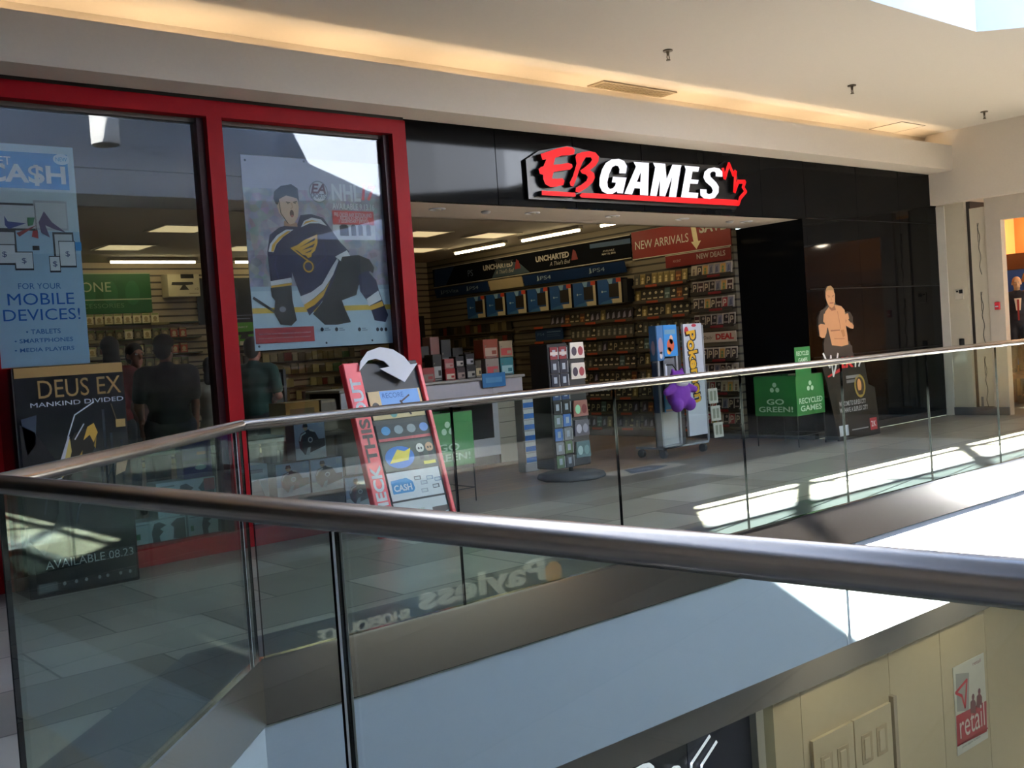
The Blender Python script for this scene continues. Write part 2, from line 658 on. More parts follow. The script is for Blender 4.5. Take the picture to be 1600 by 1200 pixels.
flat(b, [(8.6, -4.2), (10.4, -4.2), (10.4, -0.4), (8.6, -0.4)], ZR, ROOFM)
flat(b, [(13.3, -4.2), (24, -4.2), (24, -0.4), (13.3, -0.4)], ZR, ROOFM)
flat(b, [(-14, YN), WELL[6], WELL[7], WELL[8], WELL[0], (-14, 4.3)], ZR, ROOFM)
flat(b, [WELL[1], WELL[2], WELL[3], WELL[4], WELL[5], (8.6, YN), (8.6, -0.4), (24, -0.4), (24, 4.3)], ZR, ROOFM)
flat(b, [(4.2, YN), (6.75, YN), (6.75, 2.4), (10.4, 2.4), (10.4, 3.0), (9.1, 4.3), (5.2, 4.3), (5.2, 2.6), (4.2, 2.6)], ZR, WELLM, False)  # opaque cover added over the skylight to block part of the sun
flat(b, [(-2.67, 1.3), (-1.37, YN), (2.5, YN), (2.5, 2.55), (-2.67, 2.55)], ZR, WELLM, False)  # added cover that keeps open sky off the near handrail
struct(b, 'roof_with_sun_covers')
# skylight bars
BAR = mat('#c9cccf', 0.5, name='skylight_bar')
b = B()
for y, w in ((3.80, 0.09), (3.25, 0.08)):
    b.box(-2.7, y - w / 2, ZR - 0.02, 10.4, y + w / 2, ZR + 0.06, BAR)
for k in range(4):
    x = -1.8 + k * 2.75
    b.tube([(x, 2.95, ZR), (x + 1.9, 4.25, ZR)], 0.075, BAR, 8)
    b.tube([(x + 2.1, 2.95, ZR), (x + 1.2, 4.3, ZR)], 0.035, BAR, 6)
struct(b, 'trim_5')

# bulkhead and light cove over the shopfront
YB, ZS, ZLIP = 6.76, 3.235, 3.555
b = B()
b.box(-5, YB, ZS, 13.5, YB + 0.05, ZLIP, PLASTER)
b.box(-5, YB + 0.05, ZS, 13.5, 7.16, ZS + 0.04, PLASTER)
struct(b, 'trim_6')
b = B()
b.box(-5, 7.2, ZS, 13.6, 7.26, ZC, PLASTER)
struct(b, 'wall_cove')

# outer walls of the mall walkways
b = B()
b.box(-5.1, -7, 0, -5, 7.2, ZC, PLASTER)
struct(b, 'wall_left')
b = B()
b.box(-5, -7.1, 0, 17.6, -7, ZC, mat('#4a4644', 0.6))
struct(b, 'wall_near')
b = B()
b.box(13.45, -7, 2.82, 13.60, 7.1, ZC, PLASTER)
b.box(13.60, -7, 2.82, 14.2, 7.3, ZC, PLASTER)
struct(b, 'wall_right')
b = B()
b.box(13.60, 6.72, 0, 14.1, 7.1, 2.82, CREAM2)
b.box(13.585, 6.985, 0, 13.61, 7.1, 2.80, mat('#cfcbc2', 0.6))
struct(b, 'trim_7')
b = B()
b.box(13.66, 6.665, 0, 14.1, 6.72, 2.82, mat('#2c2622', 0.8))
struct(b, 'trim_8')
b = B()
b.box(13.60, 6.25, 0, 13.72, 6.45, 2.82, mat('#b7ada0', 0.6))
b.box(13.60, 1.8, 2.52, 13.72, 6.25, 2.82, mat('#b7ada0', 0.6))
b.box(13.60, -7, 0, 13.72, 1.8, 2.82, mat('#0e0e0f', 0.35))
struct(b, 'wall_right_shop')
b = B()
BASE = mat('#55565a', 0.5)
b.box(13.575, 6.25, 0, 13.60, 6.985, 0.105, BASE)
struct(b, 'baseboard_right')

# black shopfront
b = B()
SEAM = [4.97, 5.95, 6.89, 7.83, 8.79, 9.75, 10.575]
for x0, x1 in zip(SEAM, SEAM[1:]):
    b.box(x0 + 0.004, 7.1, 2.568, x1 - 0.004, 7.15, ZS, BLACKP)
b.box(4.97, 7.112, 2.57, 10.575, 7.16, ZS, BLACKG)
SEAM = [10.575, 11.67, 12.65, 13.66]
for x0, x1 in zip(SEAM, SEAM[1:]):
    for z0, z1 in ((0.085, 0.95), (0.955, 1.75), (1.755, 2.575), (2.58, ZS)):
        b.box(x0 + 0.004, 7.1, z0 + 0.003, x1 - 0.004, 7.15, z1 - 0.003, BLACKP)
b.box(10.575, 7.112, 0.0, 13.66, 7.2, ZS, BLACKG)
b.box(10.50, 7.1, 0.0, 10.575, 8.05, 2.568, BLACKP)
b.box(-5, 7.1, 0, 1.66, 7.2, ZS, BLACKP)
struct(b, 'wall_front')
b = B()
SOFF = mat('#b9ada0', 0.8, var=0.02, name='soffit_paint')
b.box(4.97, 7.15, 2.568, 10.50, 7.98, 2.62, SOFF)
b.box(1.6, 7.94, 2.568, 10.50, 7.98, 3.3, SOFF)
b.box(-2.1, 7.26, 3.235, 10.6, 7.98, 3.30, SOFF)
struct(b, 'ceiling_entrance')

# shop interior shell
SCEIL = mat('#b8ae9a', 0.9, var=0.04, scale=20, name='shop_ceiling')
b = B()
flat(b, [(-2.2, 7.9), (10.6, 7.9), (10.6, 14.5), (-2.2, 14.5)], 2.85, SCEIL, False)
struct(b, 'ceiling_store')


def slat(name, hexc, groove):
    m, nt, p = nodes_mat(name)
    tc = nt.nodes.new('ShaderNodeTexCoord')
    wv = nt.nodes.new('ShaderNodeTexWave')
    wv.bands_direction = 'Z'
    wv.inputs['Scale'].default_value = 3.3
    nt.links.new(tc.outputs['Object'], wv.inputs['Vector'])
    c = ramp(nt, wv.outputs['Fac'], [(0.0, groove), (0.10, groove), (0.18, hexc), (1.0, hexc)])
    nt.links.new(c, p.inputs['Base Color'])
    p.inputs['Roughness'].default_value = 0.6
    return m


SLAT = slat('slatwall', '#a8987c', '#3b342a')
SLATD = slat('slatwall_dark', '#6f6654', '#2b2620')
b = B()
b.box(-2.2, 14.45, 0, 10.6, 14.55, 2.86, SLAT)
struct(b, 'wall_store_back')
b = B()
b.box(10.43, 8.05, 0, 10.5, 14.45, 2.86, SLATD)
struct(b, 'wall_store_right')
b = B()
b.box(-2.3, 7.2, 0, -2.2, 14.55, 3.3, SLAT)
struct(b, 'wall_store_left')

# red shop windows
def window(name, x0, x1, left_post, right_post):
    b = B()
    zt0, zt1 = 3.09, 3.205
    xl, xr = x0 + left_post, x1 - right_post
    b.box(x0, 7.04, zt0, x1, 7.22, zt1, REDP)
    b.box(x0, 7.04, 0.0, x1, 7.22, 0.125, REDP)
    b.box(x0, 7.06, zt1, x1, 7.2, zt1 + 0.03, BLACKG)
    if left_post:
        b.box(x0, 7.04, 0.125, xl, 7.22, zt0, REDP)
    b.box(xr, 7.04, 0.125, x1, 7.22, zt0, REDP)
    # reveals around the glass
    b.box(xl, 7.13, zt0 - 0.03, xr, 7.21, zt0, mat('#4a443f', 0.6))
    b.box(xr - 0.05, 7.10, 0.125, xr, 7.21, zt0, REDDK)
    w = struct(b, name)
    g = B().box(xl + 0.002, 7.150, 0.127, xr - 0.052, 7.158, zt0 - 0.032, SHOPGLASS)
    g.obj('window_pane', w)
    return w


window('window_1', 1.66, 3.375, 0.12, 0.115)
window('window_2', 3.375, 4.965, 0.0, 0.13)
b = B()
b.box(1.66, 7.2, 0.0, 4.96, 7.75, 0.10, mat('#4b4740', 0.7))
struct(b, 'trim_9')

# the neighbouring shop seen past the pillar
b = B()
b.box(17.0, 1.7, 0, 17.1, 7.6, 3.05, mat('#a5764a', 0.8, name='warm_wall'))
b.box(13.72, 7.6, 0, 17.1, 7.7, 3.05, mat('#b08a60', 0.8))
b.box(13.72, 1.6, 0, 17.1, 1.7, 3.05, mat('#b08a60', 0.8))
struct(b, 'wall_neighbour')
b = B()
flat(b, [(13.6, 1.6), (17.1, 1.6), (17.1, 7.6), (13.6, 7.6)], 3.05, mat('#c59a68', 0.8), False)
struct(b, 'ceiling_neighbour')
b = B()
b.box(16.3, 1.7, 1.98, 17.0, 7.6, 2.22, mat('#6b4a35', 0.7))
struct(b, 'trim_10')


# ================================================================== GUARDRAIL
def FACE_YP(x, y, z):     # local x -> -X, local y -> +Z, out of the face -> +Y
    return Matrix(((-1, 0, 0, x), (0, 0, 1, y), (0, 1, 0, z), (0, 0, 0, 1)))


ZH, RH = 1.046, 0.0245
guard = thing('guardrail', 'glass guardrail with round steel handrail around the open atrium', 'railing', (K[0], K[1], 0))
GO = Vector((K[0], K[1], 0))


EDGE_GLINT = mat('#dfe4e4', 0.15, var=0.05, name='painted_edge_glint')  # pale strip colour stands in for light caught by the panel edges


def guard_side(p, q, joints, glint=False):
    p, q = Vector((*p, 0)), Vector((*q, 0))
    d = (q - p).normalized()
    n = Vector((-d.y, d.x, 0))
    M = Matrix(((d.x, n.x, 0, p.x - GO.x), (d.y, n.y, 0, p.y - GO.y), (0, 0, 1, 0), (0, 0, 0, 1)))
    for a, c in zip(joints, joints[1:]):
        g = B(M)
        x0, x1, y0, y1, z0, z1 = a + 0.004, c - 0.004, -0.007, 0.007, 0.006, ZH - RH * 0.6
        g.poly([(x0, y0, z0), (x1, y0, z0), (x1, y0, z1), (x0, y0, z1)], GLASS)
        g.poly([(x1, y1, z0), (x0, y1, z0), (x0, y1, z1), (x1, y1, z1)], GLASS)
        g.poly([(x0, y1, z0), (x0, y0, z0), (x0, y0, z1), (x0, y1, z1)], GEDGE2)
        g.poly([(x1, y0, z0), (x1, y1, z0), (x1, y1, z1), (x1, y0, z1)], GEDGE)
        if glint and a > 0.05:
            g.box(x0, y0 - 0.0006, z0, x0 + 0.006, y0, z1, EDGE_GLINT)
            g.box(x0, y1, z0, x0 + 0.006, y1 + 0.0006, z1, EDGE_GLINT)
        g.obj('glass_panel', guard)
    s = B(M)
    L = (q - p).length
    s.box(0, -0.016, 0.0, L, 0.016, 0.010, CHROME)
    s.obj('base_channel', guard)


guard_side(K, VOID[1], [0.02, 1.15, 2.33, 3.51, 4.684, 5.897, 7.08, 8.26, 9.12, 9.94])
guard_side(VOID[1], VOID[2], [0.02, 0.97, 1.94])
guard_side(VOID[2], VOID[3], [0.02, 1.2, 2.4, 3.6, 4.5, 5.38])
guard_side(VOID[3], VOID[4], [0.02, 1.3, 2.6, 3.9, 5.2, 6.5, 7.8, 9.1, 10.4, 11.7, 12.05])
_L = (Vector(J) - Vector(VOID[4])).length
guard_side(J, VOID[4], [0.03, 1.425, 2.65, 3.9, _L - 0.02], glint=True)
_L = (Vector(K) - Vector(J)).length
guard_side(K, J, [0.015, 0.09, _L - 0.012], glint=True)
for i in range(6):
    p, q = VOID[i], VOID[(i + 1) % 6]
    r = B().cyl((p[0] - GO.x, p[1] - GO.y, ZH), (q[0] - GO.x, q[1] - GO.y, ZH), RH, STEEL, n=28)
    r.ball((p[0] - GO.x, p[1] - GO.y, ZH), RH, STEEL, 20)
    # the brushed grain runs along each length of rail
    o = r.obj('handrail', guard)

# ================================================================== CEILING FITTINGS AND LAMPS
TUBEW = mat('#ffe0b4', 0.4, emit=11.0, var=0.02, name='warm_tube')
SHOPT = mat('#ffe9b8', 0.4, emit=11.0, var=0.02, name='shop_tube')
SHOPP = mat('#f2d9a4', 0.5, emit=0.38, var=0.05, name='shop_diffuser')


def cove_light(loc, label, group):
    t = thing('cove_light', label, 'light', loc, 0, group)
    B().rbox(-0.60, -0.035, 0, 0.60, 0.035, 0.04, WHITE, 0.006).obj('housing', t)
    B().cyl((-0.56, 0, 0.06), (0.56, 0, 0.06), 0.014, TUBEW, n=10).obj('tube', t)
    return t


c0 = cove_light((-2.4, 6.99, ZS + 0.042), 'warm tube light lying hidden in the cove above the shopfront', 'cove lights above the shopfront')
for k in range(1, 12):
    dup(c0, (-2.4 + 1.36 * k, 6.99, ZS + 0.042), c0['label'])

# sprinklers
BRASS = mat('#6d6252', 0.4, 0.7)
def sprinkler(loc, label, group):
    t = thing('sprinkler', label, 'sprinkler', loc, 0, group)
    B().cyl((0, 0, -0.002), (0, 0, -0.012), 0.042, BRASS, n=20).obj('flange', t)
    B().cyl((0, 0, -0.012), (0, 0, -0.05), 0.014, BRASS, 0.011, 12).obj('stem', t)
    b = B().tube([(-0.012, 0, -0.045), (-0.017, 0, -0.065), (-0.004, 0, -0.085)], 0.004, BRASS, 6)
    b.tube([(0.012, 0, -0.045), (0.017, 0, -0.065), (0.004, 0, -0.085)], 0.004, BRASS, 6)
    b.cyl((0, 0, -0.082), (0, 0, -0.09), 0.018, BRASS, n=14)
    b.obj('deflector', t)
    return t


sp = sprinkler((6.98, 5.95, ZC), 'ceiling sprinkler head above the lit shop sign', 'ceiling sprinklers')
dup(sp, (9.78, 5.93, ZC), 'ceiling sprinkler head between the other two, beyond the vent')
dup(sp, (12.66, 5.94, ZC), 'ceiling sprinkler head beside the cream bulkhead of the side wall')

t = thing('ceiling_vent', 'long slotted air vent in the mall ceiling above the sign', 'vent', (7.70, 7.03, ZC))
VM = mat('#a59a88', 0.5)
b = B()
for a in ((-0.52, -0.11, 0.52, -0.085), (-0.52, 0.085, 0.52, 0.11), (-0.52, -0.085, -0.495, 0.085), (0.495, -0.085, 0.52, 0.085)):
    b.box(a[0], a[1], -0.014, a[2], a[3], -0.001, VM)
b.obj('frame', t)
B().box(-0.495, -0.085, -0.004, 0.495, 0.085, -0.001, mat('#85785f', 0.8)).obj('opening', t)
b = B()
for k in range(24):
    x = -0.48 + k * 0.0415
    b.box(x, -0.085, -0.012, x + 0.014, 0.085, -0.004, VM)
b.obj('slats', t)
b = B()
b.box(-0.28, -0.22, -0.004, 0.28, 0.22, -0.0005, CEILM)
for s in ((-0.285, -0.225, 0.285, -0.22), (-0.285, 0.22, 0.285, 0.225), (-0.285, -0.225, -0.28, 0.225), (0.28, -0.225, 0.285, 0.225)):
    b.box(s[0], s[1], -0.006, s[2], s[3], -0.0005, mat('#7d756a', 0.8))
tag(b.obj('access_panel', None, (12.45, 6.95, ZC)), 'flush square access panel in the ceiling by the corner', 'panel')

# entrance soffit fittings
def downlight(x, r, label, group):
    t = thing('downlight', label, 'light', (x, 7.43, 2.568), 0, group)
    b = B().lathe([(r * 1.25, -0.001), (r * 1.25, -0.008), (r, -0.012), (r * 0.9, -0.001)], WHITE, 22)
    b.obj('ring', t)
    B().cyl((0, 0, -0.001), (0, 0, -0.004), r * 0.9, mat('#4a463f', 0.4), n=22).obj('recess', t)
    B().ball((0.01, 0, -0.006), (r * 0.5, r * 0.5, 0.012), mat('#cfc8b8', 0.2)).obj('bulb', t)
    return t


places = ['beside the red jamb', 'second from the red jamb', 'third from the red jamb, under the sign', 'fourth from the red jamb',
          'beside the dark entrance wall']
for x, wv in zip((5.52, 6.63, 7.71, 8.78, 9.89), places):
    downlight(x, 0.06, 'round recessed downlight in the entrance soffit, ' + wv, 'downlights in the entrance soffit')
def smoke(x, wv):
    b = B().lathe([(0.001, -0.001), (0.045, -0.001), (0.045, -0.01), (0.03, -0.024), (0.001, -0.026)], LGREY, 18)
    tag(b.obj('soffit_sprinkler', None, (x, 7.46, 2.568)), 'small flush sprinkler disc in the entrance soffit, ' + wv, 'sprinkler', 'soffit sprinklers')
smoke(6.09, 'between the first two downlights')
smoke(9.63, 'close to the last downlight')
b = B().rbox(-0.14, -0.012, -0.075, 0.14, 0.012, 0.0, LGREY, 0.004)
tag(b.obj('exit_sign', None, (7.75, 8.15, 2.85)), 'small blank pale plate hanging from the shop ceiling inside entrance', 'sign')
bpy.data.objects['exit_sign'].name = 'hanging_plate'

# shop ceiling lights
def troffer(x, y, label):
    t = thing('ceiling_light', label, 'light', (x, y, 2.85), 0, 'square ceiling lights in the shop')
    b = B()
    for a in ((-0.3, -0.3, 0.3, -0.27), (-0.3, 0.27, 0.3, 0.3), (-0.3, -0.27, -0.27, 0.27), (0.27, -0.27, 0.3, 0.27)):
        b.box(a[0], a[1], -0.012, a[2], a[3], -0.001, mat('#b9b09c', 0.6))
    b.obj('frame', t)
    B().box(-0.27, -0.27, -0.006, 0.27, 0.27, -0.001, SHOPP).obj('diffuser', t)


colsn = ['above the capped shopper', 'above the green accessory banner', 'behind the hockey poster', 'above the checkout counter', 'by the console wall']
rows_ = ['window row', 'middle row', 'rear row']
for i, x in enumerate((3.1, 4.7, 6.3, 7.9, 9.05)):
    for j, y in enumerate((9.4, 11.0, 12.7)):
        troffer(x, y, 'square glowing shop ceiling light, %s, %s' % (rows_[j], colsn[i]))


def strip_light(x, y, along_y, label, L=1.15):
    t = thing('strip_light', label, 'light', (x, y, 2.85), PI / 2 if along_y else 0, 'tube lights along the shop walls')
    B().rbox(-L / 2 - 0.03, -0.05, -0.045, L / 2 + 0.03, 0.05, -0.001, mat('#a89f8c', 0.5), 0.006).obj('housing', t)
    B().cyl((-L / 2, 0, -0.062), (L / 2, 0, -0.062), 0.016, SHOPT, n=10).obj('tube', t)


strip_light(9.66, 12.05, True, 'bright ceiling tube over the console boxes, deeper in the shop')
strip_light(9.66, 10.50, True, 'bright ceiling tube over the console boxes, closer to the entrance')
strip_light(9.66, 8.95, True, 'ceiling tube above the red sale banner')
strip_light(3.6, 13.83, False, 'bright ceiling tube behind the mobile devices poster')
strip_light(5.5, 13.83, False, 'bright ceiling tube above the green accessory banner')
strip_light(7.25, 13.83, False, 'bright ceiling tube behind the hockey poster')

# hanging white cylinder in the skylight, mirrored in the shop window
t = thing('pendant_light', 'white cylinder pendant hanging in the skylight, mirrored in the red window', 'light', (4.60, 1.55, 4.07))
B().lathe([(0.001, 0.62), (0.165, 0.62), (0.165, 0.02), (0.14, 0.0), (0.14, 0.06), (0.001, 0.06)], mat('#e4e6ea', 0.4), 28).obj('shade', t)
B().cyl((0, 0, 0.05), (0, 0, 0.058), 0.138, mat('#53565a', 0.6), n=24).obj('lamp_lens', t)
B().cyl((0, 0, 0.62), (0, 0, 1.13), 0.012, GREY, n=8).obj('stem', t)

# lamps that light the lower level and the neighbouring shop
def spot(name, loc, rgb, watt, size=1.6, to=(0, 0.3, -1)):
    d = bpy.data.lights.new(name, 'SPOT')
    d.energy = watt
    d.color = rgb
    d.spot_size = size
    d.spot_blend = 0.8
    d.shadow_soft_size = 0.08
    o = bpy.data.objects.new(name, d)
    COL.objects.link(o)
    o.location = loc
    o.rotation_euler = Vector(to).to_track_quat('-Z', 'Y').to_euler()


for x in (8.0, 10.2):
    t = thing('soffit_downlight', 'downlight under the slab edge lighting the cream wall', 'light', (x, 4.75, Zb), 0, 'downlights under the slab')
    B().lathe([(0.07, -0.001), (0.08, -0.01), (0.06, -0.015), (0.055, -0.002)], WHITE, 20).obj('ring', t)
    spot('spot_lamp', (x, 4.75, Zb - 0.03), (1.0, 0.88, 0.68), 20, 2.2, (0, 0.35, -1))
_pd = bpy.data.lights.new('neighbour_lamp', 'POINT')
_pd.energy = 60
_pd.color = (1.0, 0.62, 0.28)
_pd.shadow_soft_size = 0.15
_po = bpy.data.objects.new('neighbour_lamp', _pd)
COL.objects.link(_po)
_po.location = (16.65, 6.7, 2.45)
_pd2 = _pd.copy()
_pd2.energy = 45
_pd2.color = (1.0, 0.85, 0.65)
_po2 = bpy.data.objects.new('neighbour_lamp', _pd2)
COL.objects.link(_po2)
_po2.location = (15.6, 4.0, 2.8)


# ================================================================== SHOP SIGN
SRED = mat('#d2161b', 0.5, emit=0.36, var=0.03, spec=0.15, name='sign_red')
SWHT = mat('#e8e8f2', 0.35, emit=0.40, var=0.02, name='sign_white')
SIDE = mat('#0c0c0e', 0.4, name='letter_return')
SX, SZ, SY = 6.34, 2.62, 7.06
sign = thing('store_sign', 'lit red and white EB GAMES letters on the black band above entrance', 'sign', (SX, SY, SZ))


def sgn(pts):
    out = []
    for x, y in crop(820, 220, 4.444, pts):
        p = onY(x, y, 7.0)
        out.append((p.x - SX, p.z - SZ))
    return out


FS = FACE_Y(0, 0, 0)
E_ = [(110, 92), (170, 72), (230, 52), (290, 40), (330, 46), (347, 62), (342, 92), (300, 100), (255, 103), (212, 118), (198, 166), (250, 162), (300, 154), (328, 162),
      (332, 182), (318, 198), (260, 206), (200, 216), (188, 262), (225, 264), (262, 260), (276, 278), (268, 306), (220, 318), (175, 320), (142, 300), (128, 265), (128, 236), (104, 228), (96, 196), (112, 182),
      (130, 176), (150, 128), (122, 132)]
B_ = [(360, 92), (400, 78), (450, 72), (492, 82), (514, 110), (512, 140), (492, 172), (452, 204), (480, 224), (488, 254), (470, 290), (432, 326), (376, 360), (352, 352), (356, 326), (392, 306), (428, 278), (438, 252), (424, 234), (396, 226),
      (384, 206), (420, 182), (454, 152), (468, 132), (458, 114), (424, 114), (400, 150), (380, 200), (352, 280), (336, 318), (318, 312), (312, 290), (334, 246), (360, 160), (352, 112)]
b = B(FS)
b.prism(sgn(E_), 0, 0.06, SRED, SIDE)
b.obj('letter', sign)
b = B(FS)
b.prism(sgn(B_), 0, 0.06, SRED, SIDE)
b.obj('letter', sign)
b = B(FS)
b.prism(sgn([(118, 345), (350, 360), (353, 386), (338, 388), (118, 377)]), 0, 0.06, SRED, SIDE)
b.obj('underline', sign)
b = B(FS)
bar = sgn([(398, 362), (1474, 410), (1494, 432), (1484, 452), (392, 393), (380, 378)])
b.prism(bar, 0, 0.06, SRED, SIDE)
b.obj('underline', sign)
leaf = [(1376, 196), (1388, 258), (1418, 160), (1448, 236), (1464, 214), (1456, 352), (1482, 284), (1528, 284), (1516, 322), (1534, 352), (1496, 398), (1484, 436)]
b = B(FS)
L_ = [Vector(p) for p in sgn(leaf)]
for p, q in zip(L_, L_[1:]):
    d = (q - p).normalized()
    n = Vector((-d.y, d.x)) * 0.021
    e = d * 0.012
    b.prism([tuple(p - e - n), tuple(q + e - n), tuple(q + e + n), tuple(p - e + n)], 0, 0.06, SRED, SIDE)
b.obj('maple_leaf', sign)
LET = [[[(702, 226), (656, 225), (658, 196), (648, 176), (630, 170), (606, 184), (586, 230), (573, 286), (576, 320), (592, 335), (612, 330), (628, 310), (632, 290), (604, 288), (612, 250), (706, 256), (681, 366), (642, 362), (640, 350),
        (610, 368), (570, 368), (536, 350), (518, 310), (520, 260), (536, 200), (562, 154), (602, 130), (652, 125), (690, 140), (710, 176)]],
       [[(692, 366), (772, 180), (755, 146), (815, 150), (806, 215), (778, 285), (762, 328), (745, 372)], [(815, 150), (862, 154), (856, 380), (800, 376), (801, 331), (806, 215)], [(762, 328), (778, 285), (803, 287), (801, 331)]],
       [[(870, 380), (905, 185), (890, 152), (975, 160), (985, 265), (1025, 165), (1088, 170), (1080, 200), (1050, 392), (1000, 390), (1025, 245), (975, 385), (935, 382), (940, 260), (915, 384)]],
       [[(1084, 392), (1118, 200), (1108, 172), (1212, 182), (1205, 215), (1165, 212), (1155, 268), (1208, 272), (1200, 300), (1148, 297), (1138, 358), (1205, 362), (1200, 398)]],
       [[(1372, 250), (1325, 246), (1326, 222), (1315, 212), (1298, 215), (1285, 230), (1290, 250), (1330, 290), (1348, 320), (1345, 360), (1320, 395), (1285, 405), (1245, 400), (1220, 380), (1218, 335), (1262, 338), (1262, 362), (1278, 372),
         (1298, 365), (1306, 345), (1295, 320), (1255, 285), (1240, 255), (1248, 215), (1275, 192), (1315, 185), (1350, 192), (1372, 215)]]]
for polys in LET:
    b = B(FS)
    for q in polys:
        b.prism(sgn(q), 0, 0.06, SWHT, SIDE)
    b.obj('letter', sign)
b = B(FS)
b.prism(sgn([(40, 120), (130, 60), (330, 25), (520, 70), (560, 110), (1380, 165), (1425, 135), (1500, 215), (1548, 352), (1500, 470), (60, 396)]), -0.03, -0.004, mat('#0b0c0e', 0.35))
b.obj('backing', sign)

# ================================================================== WINDOW POSTERS
PY = 7.175


def board(x0, z0, x1, z1, m, th=0.006):
    """A printed sheet facing -Y: local origin at its lower left corner."""
    b = B(FACE_Y(0, 0, 0))
    b.add([(0, 0, 0), (x1 - x0, 0, 0), (x1 - x0, z1 - z0, 0), (0, z1 - z0, 0), (0, 0, -th), (x1 - x0, 0, -th), (x1 - x0, z1 - z0, -th), (0, z1 - z0, -th)],
          [(0, 1, 2, 3), (7, 6, 5, 4), (4, 5, 1, 0), (5, 6, 2, 1), (6, 7, 3, 2), (7, 4, 0, 3)], m)
    return b


def conv(x0, z0, Y, cx, cy, k):
    def f(pts):
        out = []
        for x, y in crop(cx, cy, k, pts):
            p = onY(x, y, Y)
            out.append((p.x - x0, p.z - z0))
        return out
    return f


# hockey poster
CROWD, nt, p = nodes_mat('printed_crowd')
tc = nt.nodes.new('ShaderNodeTexCoord')
vo = nt.nodes.new('ShaderNodeTexVoronoi')
vo.inputs['Scale'].default_value = 17
nt.links.new(tc.outputs['Object'], vo.inputs['Vector'])
no = nt.nodes.new('ShaderNodeTexNoise')
no.inputs['Scale'].default_value = 7
nt.links.new(tc.outputs['Object'], no.inputs['Vector'])
mx = nt.nodes.new('ShaderNodeMix')
mx.data_type = 'RGBA'
mx.inputs['Factor'].default_value = 0.16
nt.links.new(ramp(nt, no.outputs['Fac'], [(0.3, '#6c6a86'), (0.5, '#8d86a0'), (0.62, '#a7a4bb'), (0.8, '#c9c8d6')]), mx.inputs[6])
nt.links.new(vo.outputs['Color'], mx.inputs[7])
hs = nt.nodes.new('ShaderNodeHueSaturation')
hs.inputs['Saturation'].default_value = 0.75
nt.links.new(mx.outputs[2], hs.inputs['Color'])
nt.links.new(hs.outputs['Color'], p.inputs['Base Color'])
p.inputs['Roughness'].default_value = 0.4

px0, pz0, px1, pz1 = 3.565, 1.415, 4.785, 2.865
b = board(px0, pz0, px1, pz1, CROWD)
c = conv(px0, pz0, PY, 350, 220, 3.53)
W, H = px1 - px0, pz1 - pz0
ICE, NAV, GOLD, BLK, WHT = ink('#c3d8e6'), ink('#1c1c44'), ink('#d9a63a'), ink('#15151b'), ink('#e6e8ee')
b.rect(0, 0, W, 0.475, ICE, 1)
b.rect(0, 0.275, W, 0.315, ink('#d8b54c'), 2)
b.rect(0, 0.44, W, 0.475, ink('#a9bfd2'), 2)
b.rect(0, H - 0.24, W, H, ink('#b9b7c9'), 1)
# player
b.shape(c([(600, 660), (700, 668), (820, 690), (790, 740), (740, 800), (730, 850), (650, 880), (668, 930), (700, 1000), (620, 1015), (556, 1015), (490, 955), (540, 890)]), BLK, 3)
b.shape(c([(742, 742), (790, 715), (838, 770), (855, 830), (880, 900), (905, 960), (890, 1000), (830, 990), (800, 900), (750, 830)]), NAV, 4)
b.shape(c([(785, 872), (850, 826), (868, 876), (798, 912)]), WHT, 5)
b.shape(c([(799, 914), (870, 884), (880, 910), (808, 936)]), GOLD, 5)
b.shape(c([(250, 520), (300, 480), (330, 470), (400, 470), (420, 410), (480, 405), (545, 425), (590, 490), (640, 560), (690, 612), (640, 645), (600, 780), (530, 900), (470, 965), (430, 880), (400, 800), (374, 726), (372, 790), (258, 800), (250, 720), (238, 610)]), NAV, 6)
b.shape(c([(415, 860), (480, 835), (540, 790), (590, 700), (622, 650), (630, 662), (600, 740), (550, 820), (490, 872), (440, 905)]), WHT, 7)
b.shape(c([(438, 905), (492, 874), (552, 822), (585, 770), (545, 860), (500, 905), (450, 932)]), GOLD, 7)
b.shape(c([(243, 612), (252, 570), (290, 522), (340, 490), (382, 490), (325, 530), (288, 570), (272, 615)]), WHT, 7)
b.shape(c([(258, 612), (264, 575), (300, 532), (345, 500), (368, 497), (318, 535), (284, 572), (272, 612)]), GOLD, 8)
b.shape(c([(422, 478), (440, 442), (482, 424), (532, 434), (566, 470), (522, 456), (470, 456)]), WHT, 7)
b.shape(c([(432, 468), (448, 446), (484, 438), (520, 446), (480, 446), (450, 456)]), GOLD, 8)
b.shape(c([(610, 640), (676, 604), (694, 636), (640, 662)]), WHT, 8)
b.shape(c([(650, 640), (738, 630), (800, 655), (826, 700), (820, 732), (780, 702), (720, 682), (642, 662)]), BLK, 9)
b.shape(c([(255, 775), (370, 755), (373, 782), (258, 800)]), WHT, 7)
b.shape(c([(258, 801), (372, 784), (372, 796), (259, 812)]), GOLD, 8)
b.shape(c([(255, 812), (370, 798), (376, 880), (400, 990), (370, 1020), (310, 1014), (275, 950), (280, 882), (262, 860)]), BLK, 8)
b.ell(*c([(322, 930)])[0], 0.028, 0.022, ink('#8c8c94'), 9)
b.line(c([(162, 868), (282, 946)]), 0.02, ink('#3c3c40'), 8)
b.line(c([(500, 700), (560, 640), (545, 560)]), 0.008, ink('#2c2c5c'), 7)
b.line(c([(300, 560), (280, 690), (300, 760)]), 0.008, ink('#2c2c5c'), 7)
